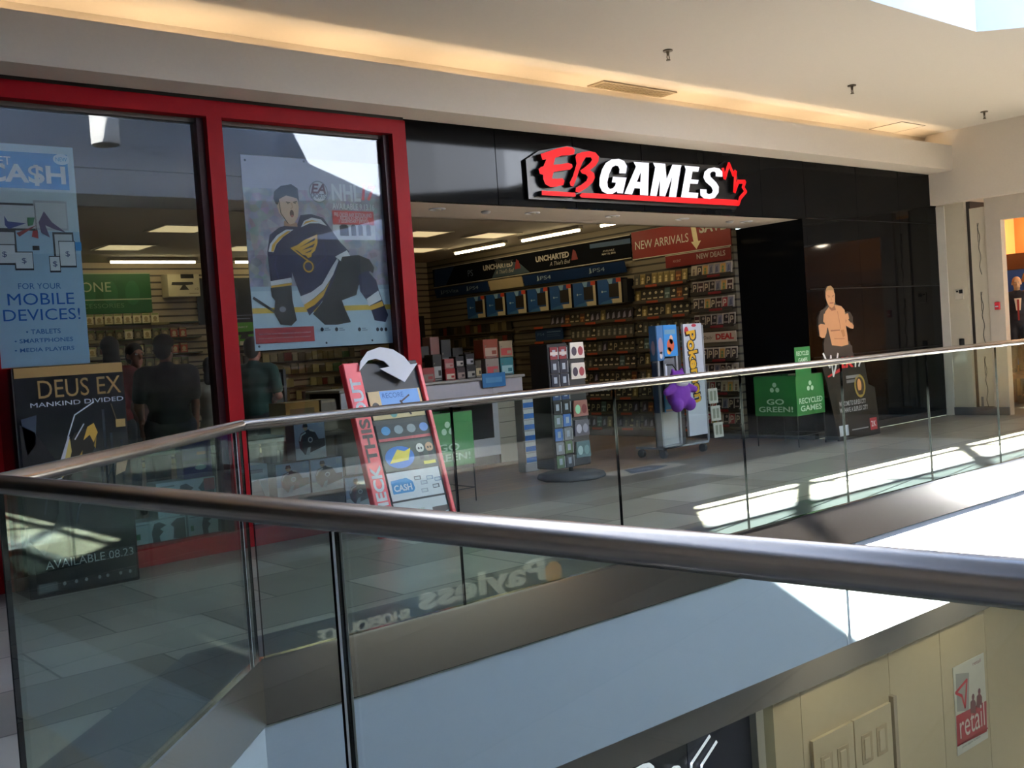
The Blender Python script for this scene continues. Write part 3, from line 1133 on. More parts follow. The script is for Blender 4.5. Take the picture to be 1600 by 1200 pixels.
# emblem: a winged music note
b.shape(c([(362, 592), (402, 576), (440, 548), (512, 516), (514, 562), (500, 606), (482, 622), (480, 640), (462, 648), (450, 634), (430, 628), (404, 606)]), GOLD, 9)
for a1, a2, a3 in (((412, 590), (500, 536), (498, 550)), ((424, 606), (500, 566), (490, 586)), ((440, 622), (486, 598), (474, 614))):
    b.shape(c([a1, a2, a3]), NAV, 10)
b.line(c([(372, 594), (420, 632), (470, 668)]), 0.012, GOLD, 9)
b.ell(*c([(464, 694)])[0], 0.046, 0.046, GOLD, 9)
b.ell(*c([(464, 694)])[0], 0.034, 0.034, NAV, 10)
# head
SK, SK2 = ink('#d9b9a2'), ink('#b38b76')
b.shape(c([(330, 440), (400, 452), (405, 475), (330, 470)]), SK2, 7)
b.shape(c([(290, 360), (300, 320), (340, 300), (400, 316), (411, 370), (406, 420), (386, 456), (362, 462), (332, 432), (302, 398)]), SK, 8)
b.shape(c([(270, 320), (274, 280), (310, 250), (368, 240), (404, 264), (412, 340), (400, 318), (340, 302), (302, 322), (296, 352), (284, 350)]), BLK, 9)
b.line(c([(300, 330), (312, 400), (350, 455)]), 0.006, BLK, 9)
b.ell(*c([(372, 402)])[0], 0.017, 0.028, ink('#4a1f1f'), 9)
b.ell(*c([(374, 415)])[0], 0.011, 0.009, ink('#a85a55'), 10)
b.line(c([(340, 338), (362, 342)]), 0.007, BLK, 9)
b.line(c([(380, 340), (398, 336)]), 0.007, BLK, 9)
b.line(c([(371, 345), (375, 370), (365, 374)]), 0.006, SK2, 9)
b.ell(*c([(350, 346)])[0], 0.007, 0.004, ink('#3c2f2a'), 10)
b.ell(*c([(389, 345)])[0], 0.007, 0.004, ink('#3c2f2a'), 10)
# lettering
cc = c([(520, 282)])[0]
b.ell(cc[0], cc[1], 0.083, 0.086, ink('#77777f'), 4, 28)
b.ell(cc[0], cc[1], 0.073, 0.076, ink('#c9c9d0'), 5, 28)
DKR = ink('#6b1c2a')


def tx(s, a, d, m, k=6, **kw):
    p, q = c([a])[0], c([d])[0]
    b.text(s, p[0], p[1], q[0], q[1], m, k, **kw)


tx('EA', (478, 290), (558, 240), ink('#5a1d24'), shear=0.25, bold=0.03)
tx('SPORTS', (478, 318), (562, 294), ink('#40404a'), bold=0.02)
tx('NHL', (596, 330), (748, 246), WHT, bold=0.03)
tx('17', (758, 330), (834, 250), ink('#d02f35'), shear=0.2, bold=0.04)
tx('AVAILABLE 9.13.16', (597, 378), (826, 352), WHT, bold=0.02)
q0, q1 = c([(600, 462)])[0], c([(822, 392)])[0]
b.rect(q0[0], q0[1], q1[0], q1[1], ink('#c02c33'), 5)
tx('PRE-ORDER ANY EDITION AND', (608, 418), (812, 402), WHT)
tx('RECEIVE A CHOICE OF', (640, 436), (790, 422), WHT)
tx('3 LEGENDARY JERSEYS', (632, 456), (796, 440), WHT)
q0, q1 = c([(604, 545)])[0], c([(830, 464)])[0]
b.rect(q0[0], q0[1], q1[0], q1[1], ink('#cfd0d8'), 5)
for u, wv in ((662, 22), (714, 11), (752, 10), (796, 10)):
    p_, q_ = c([(u - wv, 524)])[0], c([(u + wv, 470)])[0]
    b.rect(p_[0], p_[1], q_[0], q_[1], ink('#3a3542'), 6)
    b.ell((p_[0] + q_[0]) / 2, q_[1], abs(q_[0] - p_[0]) * 0.4, 0.012, ink('#3a3542'), 6)
q0, q1 = c([(176, 1122)])[0], c([(494, 1022)])[0]
b.rect(q0[0], q0[1], q1[0], q1[1], ink('#a3232c'), 5)
tx('PRE-ORDER NOW TO RECEIVE EA SPORTS HOCKEY', (192, 1072), (478, 1052), WHT)
tx('LEAGUE AND HOCKEY ULTIMATE TEAM CONTENT', (192, 1094), (478, 1076), WHT)
for u in (540, 620, 746, 846, 868, 892):
    e = c([(u, 1040)])[0]
    b.ell(e[0], e[1], 0.014, 0.016, ink('#2f3340'), 5)
    b.rect(e[0] + 0.024, e[1] - 0.01, e[0] + 0.075, e[1] - 0.004, ink('#7c8896'), 5) if u < 800 else None
    b.rect(e[0] + 0.024, e[1] + 0.004, e[0] + 0.06, e[1] + 0.01, ink('#7c8896'), 5) if u < 800 else None
for u, v in ((0.03, H - 0.04), (0.52, H - 0.02), (0.03, 0.03), (0.6, 0.03), (1.02, 0.03)):
    b.ell(u, v, 0.009, 0.009, ink('#4c5058'), 12, 10)
tag(b.obj('hockey_poster', None, (px0, PY, pz0)), 'hockey game poster with a shouting player in navy jersey, in the shop window', 'poster')

# cash for devices poster
px0, pz0, px1, pz1 = 1.80, 1.40, 2.365, 2.83
PB = ink('#9fbfd6')
b = board(px0, pz0, px1, pz1, PB)
W, H = px1 - px0, pz1 - pz0
b.rect(0, H * 0.61, W, H, ink('#bcd0da'), 1)
c = conv(px0, pz0, PY, 0, 220, 6.667)
def rc(a, d, m, k):
    p, q = c([a])[0], c([d])[0]
    b.rect(p[0], p[1], q[0], q[1], m, k)
hb = c([(742, 525)])[0], c([(735, 150)])[0]
b.rect(-0.0 + 0.0, hb[0][1] + 0.005, hb[0][0] - 0.01, hb[1][1], ink('#1d7fc4'), 2)
tx('GET', (-120, 240), (106, 165), ink('#dbe6ee'), 3)
_p, _q = c([(-90, 450)])[0], c([(668, 268)])[0]
b.text('CA$H', 0.005, _p[1], _q[0] + 0.004, _q[1], ink('#dde3e4'), 3, bold=0.03)
cc = c([(636, 196)])[0]
b.ell(cc[0], cc[1], 0.052, 0.036, ink('#cfe2ee'), 3, 26)
b.text('NEW', cc[0] - 0.036, cc[1] - 0.013, cc[0] + 0.036, cc[1] + 0.013, ink('#3f9ad0'), 4, bold=0.01)
# tablets and phones
FR, SCR = ink('#2e3238'), ink('#c3c9cd')
for (a, d), fr in ((((-60, 930), (366, 655)), FR), (((366, 930), (690, 632)), ink('#aab0b5')), (((-90, 1190), (160, 930)), FR), (((570, 1280), (760, 955)), FR)):
    rc(a, d, fr, 2)
    p, q = c([a])[0], c([d])[0]
    b.rect(p[0] + 0.012, p[1] + 0.014, q[0] - 0.01, q[1] - 0.014, SCR, 3)
for pts, h in (([(40, 780), (80, 840), (270, 860), (90, 920), (50, 880)], '#3a4a86'), ([(280, 800), (360, 800), (340, 880), (290, 890)], '#3a7a52'), ([(455, 735), (400, 850), (430, 960), (520, 1010), (470, 880), (560, 920), (690, 960), (540, 850)], '#5a4f72'),
               ([(170, 960), (380, 880), (200, 1000)], '#8c3238'), ([(340, 940), (390, 930), (400, 1020), (330, 1000)], '#a03a3e'), ([(0, 1100), (120, 1090), (160, 1170), (60, 1190)], '#3d4a86')):
    b.shape(c(pts), ink(h), 4)
rc((340, 1140), (408, 1095), FR, 4)
c = conv(px0, pz0, PY, 0, 380, 6.0)
for (a, d) in (((145, 255), (305, 80)), ((470, 275), (560, 120)), ((565, 228), (700, -20)), ((-60, 205), (140, 10))):
    rc(a, d, FR, 4)
    p, q = c([a])[0], c([d])[0]
    b.rect(p[0] + 0.004, p[1] + 0.012, q[0] - 0.004, q[1] - 0.006, ink('#d5dcdf'), 5)
    b.text('$', (p[0] + q[0]) / 2 - 0.014, (p[1] + q[1]) / 2 - 0.02, (p[0] + q[0]) / 2 + 0.014, (p[1] + q[1]) / 2 + 0.02, ink('#46527e'), 6)
rc((690, 70), (760, -10), ink('#2f86c4'), 3)
DB, MB_ = ink('#0c5cae'), ink('#2c68a4')
tx('FOR YOUR', (172, 432), (568, 372), MB_, 3)
tx('MOBILE', (74, 585), (690, 462), DB, 3)
tx('DEVICES!', (34, 735), (746, 606), DB, 3)
tx('\u2022 TABLETS', (246, 856), (566, 798), MB_, 3, bold=0.01)
tx('\u2022 SMARTPHONES', (138, 942), (682, 878), MB_, 3, bold=0.01)
tx('\u2022 MEDIA PLAYERS', (140, 1028), (694, 962), MB_, 3, bold=0.01)
tag(b.obj('mobile_devices_poster', None, (px0, PY, pz0)), 'pale blue CASH for mobile devices poster hung inside the shop window', 'poster')

# retail poster on the lower level
px0, pz0, px1, pz1 = 10.38, -3.30, 11.06, -2.36
b = board(px0, pz0, px1, pz1, ink('#dcd6c6'), 0.006)
c = conv(px0, pz0, 5.51, 900, 900, 2.2857)
b.shape(c([(1356, 350), (1404, 345), (1404, 480), (1362, 485)]), ink('#a39e94'), 1)
b.line(c([(1396, 370), (1356, 418), (1378, 428), (1390, 470)]), 0.03, ink('#c4202e'), 3, True)
b.shape(c([(1358, 500), (1466, 445), (1468, 555), (1362, 610)]), ink('#a5182a'), 2)
for u, v in ((1418, 432), (1440, 412)):
    b.ell(*c([(u, v)])[0], 0.03, 0.034, ink('#5c1420'), 4)
    b.shape(c([(u - 9, v + 58), (u - 9, v + 18), (u - 3, v + 10), (u + 5, v + 10), (u + 10, v + 20), (u + 10, v + 58)]), ink('#5c1420'), 3)
b.text('retail', 0.07, 0.16, 0.62, 0.42, ink('#e6d9cf'), 5)
b.rect(0, 0.1, px1 - px0, 0.115, ink('#a5182a'), 2)
b.text('your space is here', 0.1, 0.05, 0.5, 0.08, ink('#6d6a66'), 2)
b.text('retail', 0.42, 0.86, 0.6, 0.9, ink('#8d3340'), 2)
tag(b.obj('retail_poster', None, (px0, 5.512, pz0)), 'red and white retail poster on the cream wall of the lower level', 'poster')

# six panel double door on the lower level
def leaf_door(x0, x1, label, xh):
    t = thing('panel_door', label, 'door', (x0, 5.515, ZL), 0, 'cream doors on the lower level')
    W_, H_ = x1 - x0, -2.37 - ZL
    B().box(0.0, -0.03, 0.01, W_, 0.004, H_, CREAM).obj('leaf', t)
    for cx in (0.1, W_ / 2 + 0.04):
        for z0_, z1_ in ((0.25, 0.85), (1.0, 1.62), (1.78, 2.06)):
            w_ = W_ / 2 - 0.14
            q = B()
            q.rbox(cx, -0.036, z0_, cx + w_, -0.028, z1_, mat('#b9a482', 0.8), 0.006)
            q.rbox(cx + 0.035, -0.042, z0_ + 0.035, cx + w_ - 0.035, -0.03, z1_ - 0.035, CREAM, 0.01)
            q.obj('panel', t)
    B().ball((xh, -0.07, 1.0), 0.03, CHROME).cyl((xh, -0.03, 1.0), (xh, -0.07, 1.0), 0.012, CHROME).obj('knob', t)


leaf_door(7.80, 8.44, 'cream six panel door leaf beside the olive trim, lower level', 0.58)
leaf_door(8.46, 9.10, 'cream six panel door leaf nearer the retail poster, lower level', 0.06)
b = B().box(-0.03, -0.05, 0, 0.03, 0, 2.28, mat('#a3937a', 0.6))
tag(b.obj('door_post', None, (9.16, 5.52, ZL)), 'narrow grey upright post beside the cream doors, lower level', 'post')

# dark lower shop lettering
b = B(FACE_Y(0, 0, 0))
b.text('Re', 0, 0, 0.55, 0.42, SWHT, 0, 0.15, -0.02, R(4), 0.01)
for q in ([(0.62, -0.1), (0.66, 0.25), (0.9, 0.4)], [(0.74, -0.1), (0.78, 0.2), (0.98, 0.33)]):
    b.line(q, 0.03, SWHT, 20)
tag(b.obj('script_sign', None, (5.55, 5.53, -2.33)), 'white looping script sign on the dark shopfront of the lower level', 'sign')

# sign across the atrium, on the lower level, seen only as a reflection
b = B(FACE_YP(0, 0, 0))
PW = mat('#e8e2d4', 0.4, emit=1.1, var=0.02, name='lit_letter')
PO = mat('#f0a23c', 0.4, emit=1.1, var=0.02, name='lit_letter_orange')
b.text('Payless', 0.30, 0.10, 2.56, 0.52, PW, 0, 0, 0.02, 0, 0.02)
b.lathe([(0.001, 0.03), (0.16, 0.03), (0.16, 0.0)], PO, 24, (0.12, 0.26, 0))
b.text('SHOESOURCE', 2.72, 0.13, 4.10, 0.28, PW, 0, 0, 0.01, 0, 0.02)
tag(b.obj('payless_sign', None, (10.42, -3.045, -2.32)), 'lit Payless ShoeSource lettering across the atrium, mirrored in the glass', 'sign')
bpy.data.objects['payless_sign'].name = 'shoe_shop_sign'

# ================================================================== STANDEES ON THE WALKWAY
# tall dark game standee wrapped in film
W, H, D = 0.66, 1.39, 0.34
t = thing('game_standee', 'tall dark cardboard game standee with gold top, before the red window', 'standee', (1.735, 6.66, 0))
b = B().rbox(0, 0, 0, W, D, H, mat('#0c0e14', 0.18, coat=0.6, var=0.3, scale=4), 0.006)
b.obj('body', t)
b = B(FACE_Y(0, -0.002, 0))
GD, GD2, SIL = mat('#85693a', 0.4, 0.2), ink('#8d7430'), ink('#777a82')
b.rect(0.012, 1.325, W - 0.006, 1.385, GD, 1)
b.obj('gold_band', t)
b = B(FACE_Y(0, -0.002, 0))
b.text('DEUS EX', 0.14, 1.195, 0.635, 1.305, GD, 2, bold=0.0)
b.text('MANKIND DIVIDED', 0.09, 1.145, 0.645, 1.172, ink('#a9adb5'), 2)
b.obj('title', t)
b = B(FACE_Y(0, -0.002, 0))
b.shape([(0.02, 0.35), (0.10, 0.25), (0.2, 0.5), (0.22, 0.8), (0.1, 1.0), (0.02, 1.05)], ink('#0a0a0c'), 1)
b.shape([(0.03, 1.08), (0.12, 1.10), (0.10, 0.92), (0.05, 0.86)], ink('#2c3644'), 1)
b.shape([(0.24, 0.80), (0.33, 0.97), (0.41, 0.99), (0.46, 0.93), (0.43, 0.84), (0.36, 0.78), (0.28, 0.70), (0.22, 0.69)], ink('#1c1a14'), 2)
for pts, m_ in (([(0.235, 0.70), (0.24, 0.82), (0.30, 0.94), (0.305, 0.86), (0.27, 0.74)], ink('#a89452')), ([(0.33, 0.80), (0.37, 0.86), (0.36, 0.80)], GD2),
                ([(0.38, 0.92), (0.41, 1.0), (0.45, 1.02), (0.47, 0.96), (0.44, 0.90), (0.42, 0.95)], ink('#b08d3c')), ([(0.29, 0.72), (0.38, 0.83), (0.33, 0.74)], ink('#9c8030')),
                ([(0.44, 0.88), (0.46, 0.94), (0.45, 0.86)], ink('#8b6f2c'))):
    b.shape(pts, m_, 3)
b.shape([(0.205, 0.735), (0.29, 0.955), (0.30, 0.95), (0.235, 0.725)], ink('#a7a8b0'), 4)
for q in ([(0.20, 0.735), (0.14, 0.73)], [(0.235, 0.705), (0.12, 0.685)], [(0.29, 0.95), (0.34, 1.08), (0.46, 1.15)], [(0.33, 0.93), (0.39, 1.02)]):
    b.line(q, 0.007, ink('#b4b6bc'), 4)
for x_, h_ in ((0.50, 0.55), (0.54, 0.4), (0.47, 0.3), (0.6, 0.35)):
    b.shape([(x_, 0.55), (x_ + 0.012, 0.55), (x_ + 0.02, 0.55 + h_), (x_ + 0.004, 0.55 + h_)], ink('#1d242b'), 2)
b.shape([(0.56, 0.68), (0.575, 0.80), (0.59, 0.82), (0.605, 0.76), (0.645, 0.78), (0.62, 0.70)], ink('#b9a184'), 3)
b.rect(0.585, 0.98, 0.645, 1.03, ink('#8a7446'), 3)
b.line([(0.565, 1.13), (0.59, 1.03)], 0.005, ink('#5a4c30'), 3)
for k, (x_, y_) in enumerate(((0.12, 0.5), (0.3, 0.42), (0.5, 0.6))):
    b.line([(x_, y_), (x_ + 0.02, y_ + 0.09), (x_ + 0.06, y_ + 0.16)], 0.01, ink('#39424a'), 2)
b.obj('printed_figure', t)
b = B(FACE_Y(0, -0.002, 0))
b.text('AVAILABLE 08.23', 0.10, 0.165, 0.63, 0.215, ink('#8d9498'), 2)
b.rect(0.05, 0.03, 0.16, 0.085, ink('#565c5e'), 2)
for x_ in (0.2, 0.27, 0.33, 0.41, 0.46, 0.54, 0.6):
    b.ell(x_, 0.065, 0.01, 0.012, ink('#8d9498'), 2, 8)
b.shape([(0.04, 0.02), (0.645, 0.02), (0.645, 0.225), (0.04, 0.225)], ink('#0d0f14'), 1)
b.obj('date_line', t)

# leaning CHECK THIS OUT stand
W, Hs = 0.63, 1.32
t = thing('check_this_out_stand', 'leaning black and red CHECK THIS OUT stand with white curved arrow', 'display stand', (4.09, 6.40, 0))
t.rotation_euler.x = -math.atan2(0.37, 1.27)
RDS = mat('#d8343c', 0.4, name='stand_red')
B().rbox(0, 0.0, 0.0, W, 0.03, Hs, DARK, 0.006).obj('panel', t)
b = B().rbox(-0.055, -0.035, 0, 0.085, 0.032, Hs - 0.0, RDS, 0.006)
b.M = Matrix.Identity(4)
b.obj('red_column', t)
b = B(FACE_Y(0, -0.037, 0))
for i, (w_, y0, y1, m_) in enumerate((('CHECK', 0.06, 0.53, WHITE), ('THIS', 0.555, 0.885, mat('#3a1214', 0.5)), ('OUT', 0.905, 1.20, WHITE))):
    L_ = y1 - y0
    b.text(w_, 0.015 - L_ / 2, (y0 + y1) / 2 - 0.046, 0.015 + L_ / 2, (y0 + y1) / 2 + 0.046, m_, 1, bold=0.035, rot=PI / 2)
b.obj('lettering', t)
B().rbox(W - 0.022, -0.03, 0, W + 0.012, 0.032, Hs - 0.05, RDS, 0.005).obj('red_edge', t)
b = B(FACE_Y(0, -0.045, 0))
arc = [(0.06, 1.245), (0.09, 1.32), (0.17, 1.395), (0.29, 1.425), (0.40, 1.40), (0.49, 1.335), (0.53, 1.27), (0.595, 1.275)]
arc2 = [(0.44, 1.135), (0.245, 1.255), (0.335, 1.265), (0.30, 1.31), (0.23, 1.335), (0.16, 1.325), (0.10, 1.28)]
b.prism(arc + arc2, 0, 0.008, WHITE)
b.obj('arrow', t)
cards = [(0.87, 1.09, '#cdb486'), (0.70, 0.83, '#20242c'), (0.47, 0.68, '#3c4440'), (0.25, 0.46, '#dfe3e6'), (0.03, 0.235, '#d5d9da')]
for i, (y0, y1, h) in enumerate(cards):
    b = B(FACE_Y(0, -0.006, 0))
    x0_, x1_ = 0.115, W - 0.045
    b.prism([(x0_, y0), (x1_, y0), (x1_, y1), (x0_, y1)], 0, 0.006, ink(h))
    k = 10
    if i == 0:
        b.rect(x0_ + 0.1, y1 - 0.11, x1_ - 0.02, y1 - 0.002, ink('#6f9fd8'), k)
        b.text('RECORE', x0_ + 0.12, y1 - 0.06, x1_ - 0.16, y1 - 0.02, ink('#31599c'), k + 1)
        for j, hh in enumerate(('#1d1a18', '#2f6fae', '#5f8f8c')):
            b.ell(x0_ + 0.045 + j * 0.07, y0 + 0.10 - j * 0.03, 0.032, 0.034, ink(hh), k + 1)
        b.line([(x0_ + 0.27, y0 + 0.13), (x0_ + 0.31, y0 + 0.06), (x0_ + 0.34, y0 + 0.02)], 0.016, ink('#2a1d22'), k + 2)
        b.line([(x0_ + 0.27, y0 + 0.12), (x0_ + 0.36, y0 + 0.17)], 0.012, ink('#33242a'), k + 2)
        b.shape([(x1_ - 0.12, y0 + 0.03), (x1_ - 0.05, y0 + 0.09), (x1_ - 0.03, y0 + 0.04)], ink('#d9a94f'), k + 1)
    elif i == 1:
        for j in range(4):
            b.ell(x0_ + 0.08 + j * 0.115, y0 + 0.08, 0.04, 0.034, ink(('#3d7fb4', '#7f8b96', '#8b9196', '#5f7fbf')[j]), k)
        b.rect(x0_, y0, x1_, y0 + 0.022, ink('#a8343f'), k)
    elif i == 2:
        b.ell(x0_ + 0.15, y0 + 0.1, 0.13, 0.085, ink('#2f6fc0'), k)
        b.shape([(x0_ + 0.05, y0 + 0.06), (x0_ + 0.14, y0 + 0.16), (x0_ + 0.2, y0 + 0.14), (x0_ + 0.26, y0 + 0.16), (x0_ + 0.22, y0 + 0.07)], ink('#e3cf3c'), k + 1)
        for j, hh in enumerate(('#e2dfd6', '#b98f6c')):
            b.ell(x0_ + 0.345 + j * 0.085, y0 + 0.15, 0.036, 0.036, ink(hh), k + 1)
            b.ell(x0_ + 0.333 + j * 0.085, y0 + 0.147, 0.008, 0.01, BLK, k + 2, 8)
            b.ell(x0_ + 0.357 + j * 0.085, y0 + 0.147, 0.008, 0.01, BLK, k + 2, 8)
            b.rect(x0_ + 0.325 + j * 0.085, y0 + 0.06, x0_ + 0.365 + j * 0.085, y0 + 0.12, BLK, k + 1)
        b.rect(x0_ + 0.35, y0 + 0.02, x0_ + 0.46, y0 + 0.045, ink('#d8cf46'), k + 2)
    elif i == 3:
        b.shape([(x0_ + 0.02, y0 + 0.05), (x0_ + 0.20, y0 + 0.05), (x0_ + 0.22, y0 + 0.07), (x0_ + 0.21, y0 + 0.13), (x0_ + 0.16, y0 + 0.16), (x0_ + 0.02, y0 + 0.15)], ink('#2f86c0'), k)
        b.text('CASH', x0_ + 0.035, y0 + 0.065, x0_ + 0.195, y0 + 0.115, WHT, k + 1, bold=0.03)
        for j, (u, v) in enumerate(((0.23, 0.16), (0.28, 0.12), (0.34, 0.15), (0.38, 0.08), (0.27, 0.06), (0.41, 0.13))):
            b.rect(x0_ + u, y0 + v - 0.03, x0_ + u + 0.06, y0 + v, ink(('#50555c', '#9aa2ac', '#7b8fa8')[j % 3]), k + 1)
            b.rect(x0_ + u + 0.005, y0 + v - 0.025, x0_ + u + 0.05, y0 + v - 0.006, ink('#cfd6dc'), k + 2)
    else:
        b.text('FROM $299.99', x0_ + 0.06, y0 + 0.10, x0_ + 0.26, y0 + 0.14, ink('#8d9a76'), k)
        b.shape([(x0_ + 0.33, y0 + 0.13), (x0_ + 0.47, y0 + 0.13), (x0_ + 0.47, y0 + 0.09), (x0_ + 0.42, y0 + 0.08), (x0_ + 0.44, y0 + 0.05), (x0_ + 0.36, y0 + 0.05), (x0_ + 0.38, y0 + 0.08), (x0_ + 0.33, y0 + 0.09)], ink('#4a3a34'), k)
    b.obj('card', t)
B().tube([(0.3, 0.03, 1.1), (0.3, 0.55, 0.26)], 0.012, BLACK).obj('strut', t)

# wrestling standee
t = thing('wrestling_standee', 'black cardboard standee with a bare chested wrestler print, WWE 2K17', 'standee', (10.22, 6.72, 0))
t.rotation_euler.x = -R(3)
c = conv(10.22, 0.0, 6.78, 1240, 430, 4.444)
BK = mat('#0d0c0c', 0.5, spec=0.3, name='standee_black')
b = B(FACE_Y(0, 0, 0))
out = [(0.18, 0.0), (1.05, 0.0), (1.03, 0.55), (0.90, 0.60), (0.86, 0.88), (0.66, 0.95), (0.60, 1.12), (0.16, 1.12), (0.04, 0.95), (0.0, 0.86), (0.06, 0.66)]
b.prism(out, -0.02, 0, BK)
b.obj('backing', t)
b = B(FACE_Y(0, 0, 0))
SKN, SKD, HAIR = ink('#b07f5a'), ink('#7c5138'), ink('#8d6a44')
fig = [(206, 480), (215, 430), (180, 420), (174, 350), (176, 300), (192, 252), (214, 238), (240, 212), (246, 190), (234, 160), (232, 108), (246, 76), (270, 70), (288, 90), (298, 130), (298, 180), (304, 200), (340, 212), (360, 236),
       (366, 262), (384, 250), (402, 268), (416, 320), (420, 362), (408, 372), (378, 360), (362, 350), (368, 400), (376, 470), (402, 490), (404, 560), (210, 560)]
b.prism(c(fig), -0.016, 0.004, mat('#17120f', 0.5))
K_ = 8
b.shape(c([(262, 486), (250, 420), (240, 366), (222, 352), (214, 300), (226, 252), (248, 224), (262, 206), (298, 204), (338, 214), (360, 240), (366, 300), (364, 350), (372, 420), (376, 480), (330, 494)]), SKN, K_)
b.shape(c([(256, 380), (322, 376), (322, 384), (258, 390)]), SKD, K_ + 1)
b.line(c([(310, 250), (322, 330), (326, 370)]), 0.008, SKD, K_ + 1)
b.shape(c([(326, 380), (350, 376), (356, 420), (340, 430)]), ink('#94643f'), K_ + 1)
b.line(c([(280, 440), (350, 440)]), 0.006, SKD, K_ + 1)
b.shape(c([(180, 424), (174, 350), (190, 336), (214, 340), (236, 350), (228, 400), (214, 434), (196, 436)]), SKN, K_)
b.shape(c([(362, 346), (372, 300), (400, 320), (420, 350), (414, 372), (392, 366)]), SKN, K_)
b.shape(c([(176, 336), (178, 282), (196, 240), (216, 234), (214, 270), (208, 330)]), ink('#1b1917'), K_ + 1)
b.shape(c([(214, 268), (232, 262), (236, 300), (216, 330), (208, 320)]), SKN, K_ + 2)
b.shape(c([(372, 262), (396, 252), (416, 290), (414, 326), (398, 328), (376, 300)]), ink('#1b1917'), K_ + 1)
b.shape(c([(364, 268), (382, 262), (388, 300), (372, 318), (362, 300)]), SKN, K_ + 2)
b.shape(c([(250, 206), (292, 206), (300, 240), (270, 246), (252, 226)]), SKD, K_ + 1)
b.shape(c([(232, 150), (234, 110), (246, 96), (286, 98), (298, 130), (296, 180), (286, 214), (272, 226), (254, 214), (240, 186)]), SKN, K_ + 2)
b.shape(c([(233, 122), (238, 92), (252, 74), (272, 70), (288, 88), (294, 112), (284, 102), (248, 102)]), HAIR, K_ + 3)
b.line(c([(246, 140), (262, 144)]), 0.008, SKD, K_ + 3)
b.line(c([(276, 144), (290, 138)]), 0.008, SKD, K_ + 3)
b.ell(*c([(255, 150)])[0], 0.007, 0.005, BLK, K_ + 3, 8)
b.ell(*c([(283, 149)])[0], 0.007, 0.005, BLK, K_ + 3, 8)
b.line(c([(268, 148), (272, 170)]), 0.006, SKD, K_ + 3)
b.line(c([(258, 192), (284, 190)]), 0.01, ink('#7c4236'), K_ + 3)
b.obj('wrestler_print', t)
b = B(FACE_Y(0, 0.0, 0))
b.line(c([(198, 545), (240, 640), (250, 560), (262, 700), (280, 640), (300, 545)]), 0.028, ink('#cfd0d4'), 9)
b.shape(c([(222, 702), (316, 640), (322, 664), (226, 712)]), ink('#b3262c'), 8)
_p, _q = c([(306, 648)])[0], c([(408, 560)])[0]
b.text('2K', _p[0], _p[1], _q[0], _q[1], ink('#c32a30'), 9, 0.2, 0.04)
_p, _q = c([(412, 640)])[0], c([(470, 560)])[0]
b.text('17', _p[0], _p[1], _q[0], _q[1], ink('#c9cace'), 9, 0.2, 0.03)
b.rect(_p[0] - 0.2, _p[1] - 0.12, _p[0] + 0.07, _p[1] - 0.085, ink('#77777c'), 8)
b.rect(_p[0] - 0.2, _p[1] - 0.17, _p[0] + 0.07, _p[1] - 0.135, ink('#66666b'), 8)
b.obj('title', t)
b = B(FACE_Y(0, 0.0, 0))
e = c([(442, 768)])[0]
b.ell(e[0], e[1], 0.115, 0.135, ink('#8d7a3a'), 8, 26)
b.ell(e[0], e[1], 0.085, 0.105, ink('#3a2c20'), 9, 26)
b.ell(e[0] - 0.012, e[1] + 0.01, 0.042, 0.075, ink('#c08a58'), 10)
b.shape([(e[0] - 0.05, e[1] - 0.1), (e[0] + 0.05, e[1] - 0.1), (e[0] + 0.03, e[1] - 0.05), (e[0] - 0.03, e[1] - 0.05)], ink('#2a1d18'), 11)
b.obj('badge', t)
b = B(FACE_Y(0, 0.0, 0))
b.text('WELCOME TO SUPLEX CITY', 0.25, 0.385, 0.80, 0.44, ink('#9a9aa0'), 8, bold=0.02)
b.text('WE HAVE A SUPLEX CITY', 0.25, 0.31, 0.83, 0.365, ink('#9a9aa0'), 8, bold=0.02)
b.rect(0.195, 0.04, 1.0, 0.45, BK, 7)
b.rect(0.20, 0.05, 0.30, 0.17, ink('#c9d2de'), 8)
b.rect(0.32, 0.05, 0.385, 0.17, ink('#b7c2d2'), 8)
b.rect(0.45, 0.095, 0.8, 0.108, ink('#8d8d92'), 8)
b.rect(0.84, 0.06, 0.99, 0.2, ink('#a8323a'), 8)
b.text('2K', 0.865, 0.10, 0.965, 0.165, WHT, 9)
b.obj('small_print', t)
b = B().box(0.3, 0.0, 0.0, 0.32, 0.25, 0.5, BK)
b.obj('strut', t)


# ================================================================== SHOP INTERIOR
XR = 10.40      # face of the goods on the side wall
# ---- banners above the side wall
def side_board(y0, y1, z0, z1, m, X=XR, lean=0.0, th=0.012):
    """A flat board on the side wall facing the shop: x runs toward the entrance (-Y)."""
    b = B(FACE_X(0, 0, 0))
    L_, H_ = y0 - y1, z1 - z0
    v = [(0, 0, 0), (L_, 0, 0), (L_, H_, lean), (0, H_, lean), (0, 0, -th), (L_, 0, -th), (L_, H_, lean - th), (0, H_, lean - th)]
    b.add(v, [(0, 1, 2, 3), (7, 6, 5, 4), (4, 5, 1, 0), (5, 6, 2, 1), (6, 7, 3, 2), (7, 4, 0, 3)], m)
    return b, L_, H_


TRIMW = ink('#b9b2a0')
UB = mat('#0a0c11', 0.85, spec=0.1, name='dark_banner_print')
